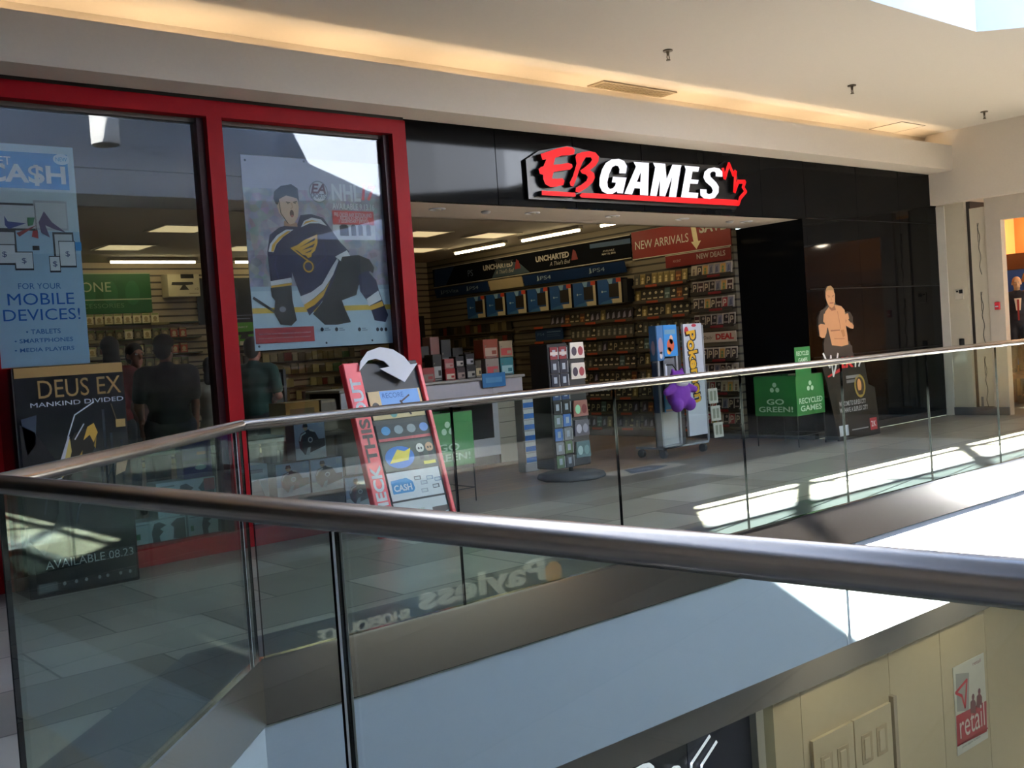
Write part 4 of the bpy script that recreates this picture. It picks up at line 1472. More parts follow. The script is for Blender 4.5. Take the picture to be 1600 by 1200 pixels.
# long dark adventure banner
b, L_, H_ = side_board(14.25, 9.72, 2.40, 2.72, UB)
b.rect(0, 0, L_, 0.012, TRIMW, 3)
b.rect(0, H_ - 0.012, L_, H_, TRIMW, 3)
b.shape([(0.02, 0.02), (0.35, 0.02), (0.6, 0.30), (0.05, 0.30)], ink('#12305a'), 1)
b.shape([(1.55, 0.02), (2.45, 0.02), (2.2, 0.2), (1.75, 0.26)], ink('#33444e'), 1)
for u in (1.75, 3.0):
    b.text('UNCHARTED', u - 0.40, 0.15, u + 0.32, 0.235, ink('#b3ada0'), 4, bold=0.04)
    b.text("A Thief's End", u - 0.10, 0.065, u + 0.34, 0.125, ink('#a8a295'), 4, 0.35)
    b.shape([(u + 0.36, 0.10), (u + 0.50, 0.10), (u + 0.46, 0.22), (u + 0.41, 0.25)], ink('#7d1f22'), 4)
b.shape([(1.62, 0.30), (1.72, 0.305), (1.85, 0.26), (2.1, 0.25), (2.0, 0.20), (1.7, 0.23)], ink('#1f2022'), 5)
b.text('AVAILABLE', 4.0, 0.14, 4.22, 0.165, ink('#a8a295'), 4)
b.text('MAY 10, 2016', 3.98, 0.095, 4.24, 0.125, ink('#b3ada0'), 4, bold=0.02)
b.shape([(3.75, 0.22), (L_, 0.20), (L_, 0.27), (3.75, 0.28)], ink('#1f4263'), 2)
b.text('PS', 0.95, 0.10, 1.08, 0.20, ink('#55606e'), 4)
tag(b.obj('adventure_banner', None, (XR + 0.0, 14.25, 2.40)), 'long dark UNCHARTED banner high on the side wall of the shop', 'banner')
# red arrivals banner
b, L_, H_ = side_board(9.70, 8.06, 2.37, 2.74, ink('#7c1513'))
b.rect(0, 0, L_, 0.012, TRIMW, 3)
b.text('NEW ARRIVALS', 0.06, 0.13, 0.98, 0.24, ink('#c0b6a6'), 4)
b.text('SAVE', 1.16, 0.21, 1.58, 0.35, ink('#b5ab9c'), 4, bold=0.03)
b.shape([(1.02, H_), (1.10, H_), (1.135, 0.12), (1.18, 0.12), (1.10, 0.02), (1.02, 0.12), (1.06, 0.12)], ink('#d3c39a'), 5)
tag(b.obj('arrivals_banner', None, (XR, 9.70, 2.37)), 'red NEW ARRIVALS and SAVE banner with pale arrow on side wall', 'banner')
b, L_, H_ = side_board(9.10, 8.05, 2.20, 2.36, ink('#6a1213'))
b.rect(0, H_ - 0.008, L_, H_, TRIMW, 3)
b.text('NEW DEALS', 0.52, 0.06, 0.97, 0.125, ink('#a89c90'), 4, bold=0.02)
b.text('RECENT', 0.13, 0.06, 0.26, 0.09, ink('#a08b80'), 4)
tag(b.obj('deals_banner', None, (XR - 0.03, 9.10, 2.20)), 'narrow red NEW DEALS banner under the arrivals banner', 'banner')
# blue console strips
PBL = ink('#0f2a52')
PSW = ink('#7d8fa0')


def ps_strip(y0, y1, words_, label):
    b, L_, H_ = side_board(y0, y1, 2.225, 2.375, PBL, lean=0.04)
    for u, s_ in words_:
        b.text(s_, u, 0.05, u + 0.06 * len(s_) + 0.05, 0.105, PSW, 60)
        b.shape([(u - 0.08, 0.04), (u - 0.02, 0.05), (u - 0.03, 0.075), (u - 0.045, 0.12), (u - 0.065, 0.115), (u - 0.065, 0.06)], PSW, 60)
    tag(b.obj('console_strip', None, (XR - 0.03, y0, 2.225)), label, 'sign', 'blue console strips')


ps_strip(11.90, 9.80, ((0.40, 'PS4'), (1.50, 'PS4')), 'long blue PS4 strip sign above the console boxes')
ps_strip(14.15, 12.75, ((0.25, 'PSVita'), (0.95, 'PS4')), 'shorter blue strip sign at the far end of the side wall')
b, L_, H_ = side_board(12.72, 11.93, 2.225, 2.375, ink('#a89878'), lean=0.04)
tag(b.obj('blank_strip', None, (XR - 0.03, 12.72, 2.225)), 'blank beige strip between the two blue console strips', 'sign')

# ---- console boxes
def console_box(loc):
    t = thing('console_box', '', 'box', loc, 0, 'console boxes on the side wall')
    w, h, d = 0.45, 0.335, 0.14
    B().box(0.0, -w, 0, d, 0, h, ink('#141a2c')).obj('carton', t)
    b = B(FACE_X(-0.001, 0, 0))
    b.rect(0, 0, w, h, ink('#1d4478'), 0)
    b.shape([(0.0, h), (0.18, h), (0.27, 0.10), (0.22, 0), (0, 0)], ink('#1f4f8c'), 1)
    b.shape([(0.19, h), (0.30, h), (0.26, 0.2)], ink('#7a9fc0'), 2)
    b.shape([(0.27, 0.0), (0.24, 0.06), (w, 0.06), (w, 0)], ink('#c2b696'), 2)
    b.rect(w - 0.05, 0.05, w, h, ink('#c2b696'), 2)
    b.shape([(0.20, 0.05), (0.27, 0.06), (0.27, 0.0), (0.02, 0.0), (0.08, 0.03)], ink('#39689c'), 2)
    b.rect(0.215, 0.085, 0.40, 0.265, ink('#211c19'), 3)
    b.rect(w - 0.09, h - 0.055, w, h, ink('#b8402c'), 3)
    b.ell(0.085, 0.17, 0.014, 0.016, ink('#a9bccd'), 3, 10)
    b.rect(0.105, 0.163, 0.17, 0.177, ink('#6f93b8'), 3)
    b.obj('print', t)
    return t


pos = ['first from the doorway end', 'second from the doorway end', 'third from the doorway end', 'fourth from the doorway end', 'third from the far end',
       'second from the far end', 'first at the far end']
cb0 = None
for i in range(7):
    loc = (XR - 0.10, 10.30 + 0.492 * i, 1.822)
    lab = 'blue console box with black square, %s of the row' % pos[i]
    if cb0 is None:
        cb0 = console_box(loc)
        cb0['label'] = lab
    else:
        dup(cb0, loc, lab)
b = B().box(0, 0, -0.012, 0.14, 3.55, 0, ink('#3d372c'))
tag(b.obj('console_shelf', None, (XR - 0.10, 9.80, 1.820)), 'dark ledge under the row of blue console boxes', 'shelf')
b = B().box(0, 0, 0, 0.14, 0.08, 0.31, ink('#15161b'))
tag(b.obj('dark_box', None, (XR - 0.10, 9.745, 1.82)), 'black box standing at the doorway end of the console boxes', 'box')

# ---- shelves and game cases of the side wall
GAMES = []


def case_mesh(w, h, cols, style):
    """One game case as a mesh: plastic case and printed cover. Lies against the wall, facing -X."""
    b = B()
    b.box(0, -w, 0, 0.014, 0, h, ink(cols[0]))
    b.M = FACE_X(0, 0, 0)
    b.rect(0.004, 0.004, w - 0.004, h * 0.86, ink(cols[1]), 1)
    b.rect(0.004, h * 0.86, w - 0.004, h - 0.004, ink(cols[2]), 1)
    m = ink(cols[3])
    if style == 0:
        b.ell(w * 0.5, h * 0.55, w * 0.2, h * 0.12, m, 2, 12)
        b.rect(w * 0.3, h * 0.1, w * 0.7, h * 0.4, m, 2)
    elif style == 1:
        b.shape([(w * 0.2, h * 0.1), (w * 0.75, h * 0.2), (w * 0.6, h * 0.75), (w * 0.3, h * 0.6)], m, 2)
    elif style == 2:
        b.ell(w * 0.6, h * 0.65, w * 0.22, h * 0.13, m, 2, 12)
        b.rect(w * 0.15, h * 0.12, w * 0.85, h * 0.24, m, 2)
    elif style == 3:
        b.rect(w * 0.12, h * 0.40, w * 0.88, h * 0.56, m, 2)
        b.shape([(w * 0.3, h * 0.1), (w * 0.7, h * 0.1), (w * 0.5, h * 0.38)], m, 2)
    elif style == 4:
        b.line([(w * 0.25, h * 0.15), (w * 0.3, h * 0.7), (w * 0.65, h * 0.65), (w * 0.7, h * 0.42), (w * 0.35, h * 0.38)], w * 0.16, m, 2)
    return b


def game_proto(w, h, cols, style):
    o = case_mesh(w, h, cols, style).obj('game_case')
    COL.objects.unlink(o)
    return o


def place_case(proto, loc, label, group, cat='game'):
    o = proto.copy()
    COL.objects.link(o)
    o.location = loc
    o.rotation_euler.y = R(7)
    tag(o, label, cat, group)
    return o


def shelf(y0, y1, z, X, label, group, strips, m, smat):
    t = thing('wall_shelf', label, 'shelf', (X, y0, z), 0, group)
    L_ = y1 - y0
    b = B()
    b.box(0.0, 0, -0.012, 0.055, L_, 0, m)
    b.box(-0.004, 0, -0.03, 0.002, L_, 0.008, m)
    b.obj('ledge', t)
    for a in strips:
        q = B().box(-0.008, a, -0.036, -0.004, a + 0.2, -0.006, smat)
        q.obj('price_strip', t)
    return t


SHD = ink('#2e2a26')
SHG = ink('#4d463a')
RST, OST = ink('#7d2327'), ink('#a3452a')
deal_p = [game_proto(0.086, 0.142, cs, st) for cs, st in (
    (('#b9ad9c', '#2b2024', '#b9ad9c', '#b9a98f'), 4), (('#b9ad9c', '#3a1a20', '#b9ad9c', '#a89a8c'), 3), (('#b9ad9c', '#a89c86', '#b9ad9c', '#6b5a4c'), 0),
    (('#b9ad9c', '#8f2a33', '#b9ad9c', '#c0b3a4'), 4), (('#b9ad9c', '#241d22', '#b9ad9c', '#8c7f7a'), 2), (('#b9ad9c', '#7c7a86', '#b9ad9c', '#4f5268'), 1), (('#b9ad9c', '#b58a4c', '#b9ad9c', '#5f7a4c'), 0))]
deal_n = ['black cover', 'dark red cover', 'cream cover', 'red cover', 'brown-black cover', 'grey cover', 'tan cover']
zs = [2.05, 1.84, 1.63, 1.42, 1.00, 0.80, 0.585, 0.375, 0.185]
k = 0
for r, z in enumerate(zs):
    shelf(8.06, 8.71, z, XR - 0.045, 'dark shelf with red price strip under the NEW DEALS banner, %s row down' % ORD[r], 'shelves under the deals banner', (0.16,), SHD, RST)
    for q in range(7):
        d = RND.choice((0, 0, 1, 2, 3, 4, 4, 5, 6, 0, 4))
        place_case(deal_p[d], (XR - 0.012, 8.155 + 0.092 * q, z + 0.001),
                   'white-edged game, %s, %s row under NEW DEALS, %s from the doorway' % (deal_n[d], ORD[r], ORD[q]), 'games under the deals banner')
# DEAL sign board
b, L_, H_ = side_board(8.60, 8.05, 1.205, 1.335, ink('#b5a999'))
b.text('DEAL', 0.24, 0.03, 0.52, 0.105, ink('#a02a2a'), 3, bold=0.05)
b.text('Daily', 0.04, 0.03, 0.19, 0.085, ink('#5c4a40'), 3, 0.3)
tag(b.obj('deal_sign', None, (XR - 0.03, 8.60, 1.205)), 'cream sign with red DEAL lettering between the shelf rows', 'sign')

mid_p = [game_proto(0.100, 0.15, cs, st) for cs, st in (
    (('#2a261f', '#37301f', '#4c4431', '#a89a78'), 2), (('#26231d', '#2a2620', '#4a4130', '#c0b08c'), 2), (('#3a3322', '#7a6a3c', '#8d7c50', '#c9b680'), 0),
    (('#211f1c', '#1c1b1c', '#3f382d', '#9a8c6c'), 4), (('#2b3330', '#4a605c', '#59706a', '#8fa29a'), 3), (('#1d1c22', '#23202c', '#3c3a3c', '#8a8494'), 1),
    (('#3d2a20', '#6b3c22', '#4c4431', '#b07a40'), 3), (('#2c2c2a', '#44443c', '#55503f', '#8d8672'), 0))]
mid_n = ['olive and cream', 'black with cream spot', 'golden', 'black', 'teal', 'dark violet', 'rust', 'grey']
zs = [2.02, 1.81, 1.60, 1.385, 1.17, 0.965, 0.75, 0.54, 0.33, 0.12]
fav = [2, 1, 1, 7, 4, 1, 2, 3, 6, 5]
for r, z in enumerate(zs):
    shelf(8.76, 9.70, z, XR - 0.045, 'olive shelf with orange price strips beside the deals section, %s row down' % ORD[r], 'shelves beside the deals section', (0.06, 0.5), SHG, OST)
    for q in range(9):
        d = fav[r] if RND.random() < 0.6 else RND.randrange(8)
        place_case(mid_p[d], (XR - 0.012, 8.87 + 0.1035 * q, z + 0.001),
                   '%s game, %s row between deals and consoles, %s from the doorway' % (mid_n[d], ORD[r], ORD[q]), 'games between the deals and the consoles')
zs = [1.60, 1.38, 1.17, 0.96, 0.75, 0.54, 0.33, 0.12]
fav = [5, 7, 0, 1, 0, 1, 3, 5]
for r, z in enumerate(zs):
    shelf(9.74, 12.2, z, XR - 0.045, 'dark shelf below the console boxes, %s row down' % ORD[r], 'shelves below the console boxes', (0.12, 0.7, 1.2, 1.8), SHG, OST)
    for q in range(16):
        d = fav[r] if RND.random() < 0.55 else RND.randrange(8)
        y = 9.86 + 0.1035 * q
        if r == 1 and y > 11.08:
            continue
        place_case(mid_p[d], (XR - 0.012, y, z + 0.001),
                   '%s game, %s row below the console boxes, %s from the doorway' % (mid_n[d], ORD[r], ORD[q]), 'games below the console boxes')
# what stands beyond, behind the counter and the racks, too small and too many to count
b = B()
for r in range(8):
    z = 0.12 + 0.21 * r
    b.box(XR - 0.04, 12.25, z - 0.02, XR + 0.02, 14.3, z, SHG)
    y = 12.3
    while y < 14.2:
        w = RND.uniform(0.08, 0.11)
        b.box(XR - 0.02, y, z + 0.001, XR - 0.004, y + w, z + RND.uniform(0.11, 0.15), ink(RND.choice(('#37301f', '#2a2620', '#4a4130', '#1c1b1c', '#6a5f44', '#4f4a3c', '#6a2f28'))))
        y += w + 0.012
tag(b.obj('distant_games', None, None), 'crowded rows of small dark games at the far end of the side wall', 'games', None, 'stuff')
# blue information board among the shelves
b, L_, H_ = side_board(11.74, 11.14, 1.36, 1.565, ink('#17335c'))
b.text('PS4', 0.05, 0.10, 0.2, 0.14, ink('#56708f'), 2)
b.rect(0.26, 0.14, 0.56, 0.155, ink('#56708f'), 2)
b.rect(0.26, 0.105, 0.52, 0.115, ink('#41597a'), 2)
b.rect(0.26, 0.08, 0.54, 0.09, ink('#41597a'), 2)
tag(b.obj('blue_info_board', None, (XR - 0.03, 11.74, 1.36)), 'blue information board among the shelves below the console boxes', 'sign')
b = B().box(XR - 0.02, 8.06, 0, XR + 0.025, 14.3, 0.10, mat('#191817', 0.6))
tag(b.obj('kick_board'), 'black kick board running under the side wall shelves', 'plinth')

# ---- back wall, seen through the windows
def back_board(x0, x1, z0, z1, m, Y=14.43, th=0.012):
    b = B(FACE_Y(0, 0, 0))
    v = [(0, 0, 0), (x1 - x0, 0, 0), (x1 - x0, z1 - z0, 0), (0, z1 - z0, 0), (0, 0, -th), (x1 - x0, 0, -th), (x1 - x0, z1 - z0, -th), (0, z1 - z0, -th)]
    b.add(v, [(0, 1, 2, 3), (7, 6, 5, 4), (4, 5, 1, 0), (5, 6, 2, 1), (6, 7, 3, 2), (7, 4, 0, 3)], m)
    return b


GRN, GRN2, GT = ink('#1d5a2a'), ink('#27693a'), ink('#a9b58c')
b = back_board(3.55, 5.66, 2.15, 2.70, GRN)
for u in (0.9, 1.25, 1.55, 1.85):
    b.ell(u, 0.28, 0.1, 0.17, GRN2, 1)
b.rect(0, 0.185, 2.11, 0.20, GT, 3)
b.rect(0, 0.54, 2.11, 0.55, GT, 3)
b.text('XBOX ONE', 0.55, 0.30, 1.56, 0.43, GT, 3)
b.text('ACCESSORIES', 1.0, 0.08, 1.72, 0.14, ink('#5f8a5a'), 3)
tag(b.obj('green_banner', None, (3.55, 14.42, 2.15)), 'green XBOX ONE ACCESSORIES banner on the back wall of the shop', 'banner')
b = back_board(6.32, 8.35, 1.95, 2.62, ink('#10141c'))
for u in (0.25, 0.55, 0.95, 1.3, 1.65):
    b.ell(u, 0.42, 0.09, 0.15, ink('#222a38'), 1)
b.rect(0.1, 0.06, 0.8, 0.075, ink('#6d7280'), 2)
b.rect(0.1, 0.11, 1.1, 0.125, ink('#565c68'), 2)
tag(b.obj('dark_banner', None, (6.32, 14.42, 1.95)), 'dark banner on the back wall, half behind the hockey poster', 'banner')
t = thing('sensor_box', 'white carton with a black motion sensor picture, beside the green banner', 'box', (5.82, 14.20, 2.35))
B().box(0, 0, 0, 0.46, 0.23, 0.31, ink('#bdb395')).obj('carton', t)
b = B(FACE_Y(0, -0.001, 0))
b.rect(0.19, 0.25, 0.38, 0.31, ink('#1b1a1a'), 1)
b.shape([(0.06, 0.20), (0.36, 0.20), (0.37, 0.165), (0.25, 0.155), (0.30, 0.09), (0.16, 0.09), (0.21, 0.155), (0.05, 0.16)], ink('#2b2620'), 1)
b.text('x2', 0.38, 0.09, 0.44, 0.12, ink('#5b4b3a'), 1)
b.rect(0.3, 0.035, 0.44, 0.045, ink('#8d7f62'), 1)
b.obj('print', t)
t = thing('green_box', 'bright green carton with a black console picture, on the back wall', 'box', (6.60, 14.15, 1.62))
B().box(0, 0, 0, 0.50, 0.25, 0.33, ink('#4c9a22')).obj('carton', t)
b = B(FACE_Y(0, -0.001, 0))
b.shape([(0.14, 0.19), (0.42, 0.20), (0.43, 0.16), (0.33, 0.15), (0.36, 0.09), (0.2, 0.09), (0.23, 0.15), (0.13, 0.15)], ink('#14210c'), 1)
b.text('KINECT', 0.16, 0.25, 0.34, 0.275, ink('#cfe3b0'), 1)
b.rect(0.2, 0.0, 0.5, 0.06, ink('#d8d8c8'), 1)
b.obj('print', t)

pack = []
for cs, st in ((('#c9bf98', '#ddd2aa', '#8a9a5c', '#a3946c'), 3), (('#5f5a44', '#7a6f52', '#5d7040', '#a89a74'), 0), (('#8a3a2c', '#a04a38', '#8f8a60', '#c0b088'), 2), (('#4a4a38', '#575038', '#4f6238', '#8f8460'), 1)):
    b = B()
    b.box(0, 0, 0, 0.105, 0.02, 0.135, ink(cs[0]))
    b.M = FACE_Y(0, 0, 0)
    b.rect(0.005, 0.005, 0.1, 0.11, ink(cs[1]), 1)
    b.rect(0.005, 0.11, 0.1, 0.131, ink(cs[2]), 1)
    b.ell(0.052, 0.06, 0.028, 0.032, ink(cs[3]), 2, 12)
    b.rect(0.02, 0.015, 0.085, 0.03, ink(cs[3]), 2)
    o = b.obj('accessory_pack')
    COL.objects.unlink(o)
    pack.append(o)
pn = ['cream', 'brown', 'red', 'olive']
zr = [2.005, 1.79, 1.57, 1.37, 1.17, 0.97, 0.77]
for r, z in enumerate(zr):
    t = thing('back_shelf', 'dark green shelf of accessories on the back wall, %s row down' % ORD[r], 'shelf', (3.5, 14.36, z), 0, 'shelves on the back wall')
    B().box(0, 0, -0.015, 2.82, 0.09, 0, ink('#2c3a1f')).obj('ledge', t)
    for u in (0.35, 1.2, 2.1):
        B().box(u, -0.006, -0.035, u + 0.26, -0.002, 0.004, ink('#7f7856')).obj('price_strip', t)
    for q in range(8 if r == 0 else 11):
        d = 0 if r == 0 else (2 if q > 8 and r in (1, 2) else RND.choice((0, 1, 1, 3, 3)))
        o = pack[d].copy()
        COL.objects.link(o)
        o.location = (4.72 + 0.128 * q, 14.372, z + 0.001)
        tag(o, '%s accessory pack, %s back wall row down, %s from the window poster' % (pn[d], ORD[r], ORD[q]), 'accessory', 'accessory packs on the back wall')
b = B()
for r in range(9):
    z = 0.35 + 0.2 * r
    if z > 1.56:
        break
    b.box(6.5, 14.38, z - 0.015, 9.4, 14.44, z, ink('#4a4334'))
    x = 6.52
    while x < 9.25:
        w = RND.uniform(0.07, 0.14)
        if RND.random() < 0.85 and not (6.55 < x < 7.15 and 1.4 < z < 2.0):
            b.box(x, 14.40, z + 0.001, x + w, 14.43, z + RND.uniform(0.09, 0.15), ink(RND.choice(('#7d7048', '#a39562', '#5a4d34', '#2c2822', '#6d2f26', '#8b8268', '#3d5a30'))))
        x += w + 0.015
tag(b.obj('distant_goods'), 'small mixed goods crowded on the back wall behind the hockey poster', 'goods', None, 'stuff')

# black doorway and clip goods at the far corner
b = B().box(0, 0, 0, 0.72, 0.03, 1.65, mat('#171613', 0.6))
tag(b.obj('dark_door', None, (9.55, 14.41, 0.30)), 'plain dark panel on the back wall beside the side wall corner', 'panel')
t = thing('corner_carton', 'blue and white console carton hung at the red jamb on the back wall', 'box', (9.45, 14.15, 2.05))
B().box(0, 0, 0, 0.5, 0.29, 0.42, ink('#1b2b4c')).obj('carton', t)
b = B(FACE_Y(0, -0.001, 0))
b.shape([(0.2, 0.0), (0.5, 0.0), (0.5, 0.2), (0.36, 0.16)], ink('#b9ad8e'), 1)
b.rect(0.38, 0.34, 0.46, 0.40, ink('#b04032'), 1)
b.obj('print', t)

# ---- checkout counter
CW = ink('#b4b2b8')
t = thing('checkout_counter', 'pale grey checkout counter with dark shelf opening, goods piled on top', 'counter', (5.55, 9.35, 0))
W = 2.45
B().rbox(-0.03, -0.03, 0.965, W + 0.03, 0.68, 0.995, ink('#8f8c86'), 0.006).obj('worktop', t)
b = B()
b.box(0, 0, 0.70, 1.98, 0.02, 0.965, CW)
b.box(0, 0, 0.10, 1.98, 0.02, 0.30, CW)
b.box(2.06, 0, 0.0, W, 0.64, 0.965, ink('#a39a8c'))
b.box(2.0, -0.004, 0.70, W, 0.0, 0.965, CW)
b.box(1.98, 0, 0.1, 2.06, 0.64, 0.965, CW)
b.box(0, 0.60, 0.1, 1.98, 0.64, 0.965, ink('#4b463e'))
b.box(0, 0.02, 0.10, 1.98, 0.6, 0.12, ink('#4b463e'))
b.obj('body', t)
for z in (0.28, 0.46, 0.62, 0.8):
    B().box(2.07, -0.007, z, W - 0.01, -0.003, z + 0.008, ink('#5e574d')).obj('groove', t)
B().box(0.02, 0.03, 0, 2.06, 0.6, 0.10, ink('#37342f')).obj('plinth', t)

# goods on the counter
def counter_box(x, y, w, d, h, c1, c2, label, z=0.996, extra=None):
    t = thing('counter_box', label, 'box', (x, y, z), 0)
    B().rbox(0, 0, 0, w, d, h, ink(c1), 0.004).obj('carton', t)
    b = B(FACE_Y(0, -0.001, 0))
    b.rect(w * 0.1, h * 0.12, w * 0.9, h * 0.55, ink(c2), 1)
    b.shape([(w * 0.12, h * 0.6), (w * 0.5, h * 0.92), (w * 0.6, h * 0.62)], ink(c1), 2)
    b.rect(w * 0.55, h * 0.2, w * 0.85, h * 0.4, ink(c1), 2)
    b.rect(w * 0.1, h * 0.62, w * 0.45, h * 0.68, ink('#625c56'), 1)
    b.rect(w * 0.15, h * 0.04, w * 0.85, h * 0.09, ink('#6d6862'), 1)
    b.obj('print', t)
    return t


goods = [(6.58, 9.40, 0.21, 0.2, 0.16, '#7a2024', '#6d5f58', 'wide red carton of trading cards beside the red edged stand'),
         (6.81, 9.45, 0.12, 0.16, 0.30, '#1c1b1a', '#8a8a88', 'grey square carton with silver emblem on the counter'),
         (6.95, 9.42, 0.14, 0.15, 0.13, '#8c2226', '#b8a898', 'red carton of small packs in the middle of the counter'),
         (7.11, 9.42, 0.12, 0.15, 0.14, '#2c2024', '#7d6a64', 'dark maroon carton on the counter, beside the red one'),
         (7.25, 9.42, 0.13, 0.15, 0.15, '#1c1b1d', '#8c8880', 'black carton with white lettering on the counter'),
         (7.40, 9.45, 0.09, 0.14, 0.20, '#3c3428', '#a09070', 'small olive carton on the counter near the figure boxes'),
         (6.62, 9.70, 0.15, 0.2, 0.34, '#75604f', '#8a3a34', 'striped tan carton at the red jamb end of the counter'),
         (6.79, 9.70, 0.16, 0.2, 0.40, '#141416', '#6d6a68', 'black carton standing behind the silver emblem carton'),
         (6.97, 9.70, 0.13, 0.15, 0.50, '#6d4844', '#8a3238', 'tall pink carton at the back of the counter'),
         (7.12, 9.70, 0.14, 0.2, 0.46, '#1f2224', '#50565a', 'slate grey carton at the back of the counter'),
         (7.28, 9.70, 0.15, 0.2, 0.36, '#191819', '#90887c', 'black carton at the back of the counter beside slate one'),
         (7.45, 9.70, 0.10, 0.2, 0.30, '#241f24', '#7c7470', 'small black carton behind the olive carton on the counter')]
for g in goods:
    counter_box(*g)
counter_box(6.955, 9.43, 0.13, 0.13, 0.11, '#8a4a4a', '#8f7470', 'pale red pack stacked on the red counter carton', 1.127)
counter_box(7.112, 9.43, 0.115, 0.13, 0.12, '#232124', '#9a9088', 'black pack stacked on the dark maroon carton', 1.137)
counter_box(7.255, 9.43, 0.12, 0.13, 0.13, '#191a1e', '#8d8a90', 'black pack stacked on the white lettered carton', 1.147)
counter_box(7.53, 9.42, 0.20, 0.18, 0.21, '#857b74', '#b0484c', 'white figure box with red print at counter end, lower layer')
counter_box(7.75, 9.42, 0.20, 0.18, 0.21, '#2b6a72', '#8fb4b8', 'teal figure box at the counter end, lower layer')
counter_box(7.52, 9.43, 0.22, 0.18, 0.22, '#783220', '#a08c7c', 'orange and white figure box stacked on the white one', 1.208)
counter_box(7.76, 9.43, 0.20, 0.18, 0.19, '#85775f', '#a03c38', 'beige figure box stacked on the teal one', 1.208)
b = B(FACE_Y(0, 0, 0))
b.prism([(0, 0), (0.34, 0), (0.34, 0.16), (0, 0.16)], 0, 0.004, ink('#2c6a9c'))
b.rect(0.05, 0.05, 0.29, 0.11, ink('#4f86b0'), 6)
tag(b.obj('blue_leaflet', None, (7.38, 9.315, 0.88)), 'blue leaflet hanging over the counter front edge', 'leaflet')

# ---- card tower at the counter end
t = thing('card_tower', 'tall narrow tower of blue and white card packs at the counter end', 'display rack', (7.09, 8.32, 0))
B().rbox(0, 0, 0, 0.20, 0.12, 0.80, ink('#9a9a9c'), 0.006).obj('column', t)
for i in range(6):
    q = B(FACE_Y(0, -0.001, 0))
    z0_ = 0.09 + i * 0.115
    q.prism([(0.005, z0_), (0.175, z0_), (0.175, z0_ + 0.105), (0.005, z0_ + 0.105)], 0, 0.012, ink('#b9bcc0'))
    q.rect(0.008, z0_ + 0.01, 0.165, z0_ + 0.062, ink('#1f5fa8'), 18)
    q.obj('card_pack', t)

# ---- dark spinner rack in the entrance
t = thing('spinner_rack', 'tall black card spinner rack on a round base in the shop entrance', 'display rack', (6.97, 7.50, 0))
B().lathe([(0.001, 0.0), (0.33, 0.0), (0.34, 0.02), (0.32, 0.055), (0.05, 0.07), (0.001, 0.07)], ink('#3a3c40'), 8).obj('base', t)
B().cyl((0, 0, 0.06), (0, 0, 1.33), 0.022, BLACK).obj('pole', t)
B().rbox(-0.30, -0.10, 0.12, -0.04, 0.16, 1.32, ink('#15171c'), 0.006).obj('rack_body', t)
B().rbox(-0.03, -0.08, 0.12, 0.20, 0.14, 1.30, ink('#26282c'), 0.006).obj('rack_body', t)
cc_ = ['#6d1f28', '#131a2c', '#131a2c', '#1d3a66', '#10131a', '#4c5c5a', '#2b5a9a', '#6b7078', '#3f5a3a', '#2a3038']
for i in range(9):
    z0_ = 1.17 - i * 0.13
    for j in range(2):
        q = B(FACE_Y(0, -0.102, 0))
        x_ = -0.275 + j * 0.118
        h_ = cc_[min(i + (1 if j and i > 4 else 0), 9)]
        q.prism([(x_, z0_), (x_ + 0.095, z0_), (x_ + 0.095, z0_ + 0.118), (x_, z0_ + 0.118)], 0, 0.008, ink(h_))
        q.rect(x_ + 0.03, z0_ + 0.03, x_ + 0.07, z0_ + 0.09, ink('#8d98a8'), 13)
        q.rect(x_ + 0.1, z0_, x_ + 0.106, z0_ + 0.11, ink('#a9adb2'), 13)
        if i == 0:
            q.rect(x_, z0_ + 0.04, x_ + 0.095, z0_ + 0.07, ink('#b5aaa8'), 14)
        q.obj('card_pack', t)
pk = [(1.165, '#c9c2b8', '#3a3140', '#8a3640'), (0.965, '#c9c2b8', '#3a3140', '#8a3640'), (0.60, '#8a5a54', '#8ac0a0', '#6d2f34'), (0.41, '#4c4a58', '#a9a6b8', '#8a8798'), (0.20, '#4f6a70', '#9ab4b8', '#6f8f94')]
for z0_, h1, h2, h3 in pk:
    q = B(FACE_Y(0, -0.085, 0))
    q.prism([(-0.01, z0_), (0.185, z0_), (0.175, z0_ + 0.155), (0.0, z0_ + 0.155)], 0, 0.02, ink(h1))
    q.ell(0.045, z0_ + 0.07, 0.035, 0.045, ink(h2), 31, 12)
    q.ell(0.13, z0_ + 0.07, 0.035, 0.045, ink(h3), 31, 12)
    q.obj('blister_pack', t)

# ---- rolling kiosk
t = thing('game_kiosk', 'grey rolling game kiosk with blue art panel and white Pokemon panel', 'kiosk', (8.34, 7.62, 0))
KG = ink('#8c9096')
KM = Matrix.Translation((0.115, 0, 0)) @ Matrix.Diagonal((0.735, 0.67, 1, 1))
b = B(KM)
b.box(0, 0, 0.12, 0.035, 0.15, 1.44, KG)
b.box(0.405, 0, 0.12, 0.44, 0.15, 1.44, KG)
b.box(0.0, 0.12, 0.12, 0.44, 0.15, 1.44, ink('#70747a'))
b.box(0.0, 0.0, 0.10, 0.44, 0.15, 0.14, KG)
b.box(0.035, 0.04, 0.14, 0.405, 0.06, 0.50, ink('#a3a8ac'))
b.obj('cabinet', t)
q = B(KM @ FACE_Y(0, -0.002, 0))
q.prism([(0.0, 1.06), (0.135, 1.06), (0.135, 1.44), (0.0, 1.44)], 0, 0.01, ink('#3d6ca0'))
q.ell(0.07, 1.22, 0.05, 0.09, ink('#8d7f94'), 16)
q.ell(0.07, 1.12, 0.03, 0.04, ink('#c9c6cc'), 16)
q.obj('art_panel', t)
q = B(KM @ FACE_Y(0, -0.002, 0))
q.prism([(0.145, 1.10), (0.44, 1.10), (0.44, 1.44), (0.145, 1.44)], 0, 0.01, ink('#2e7fc4'))
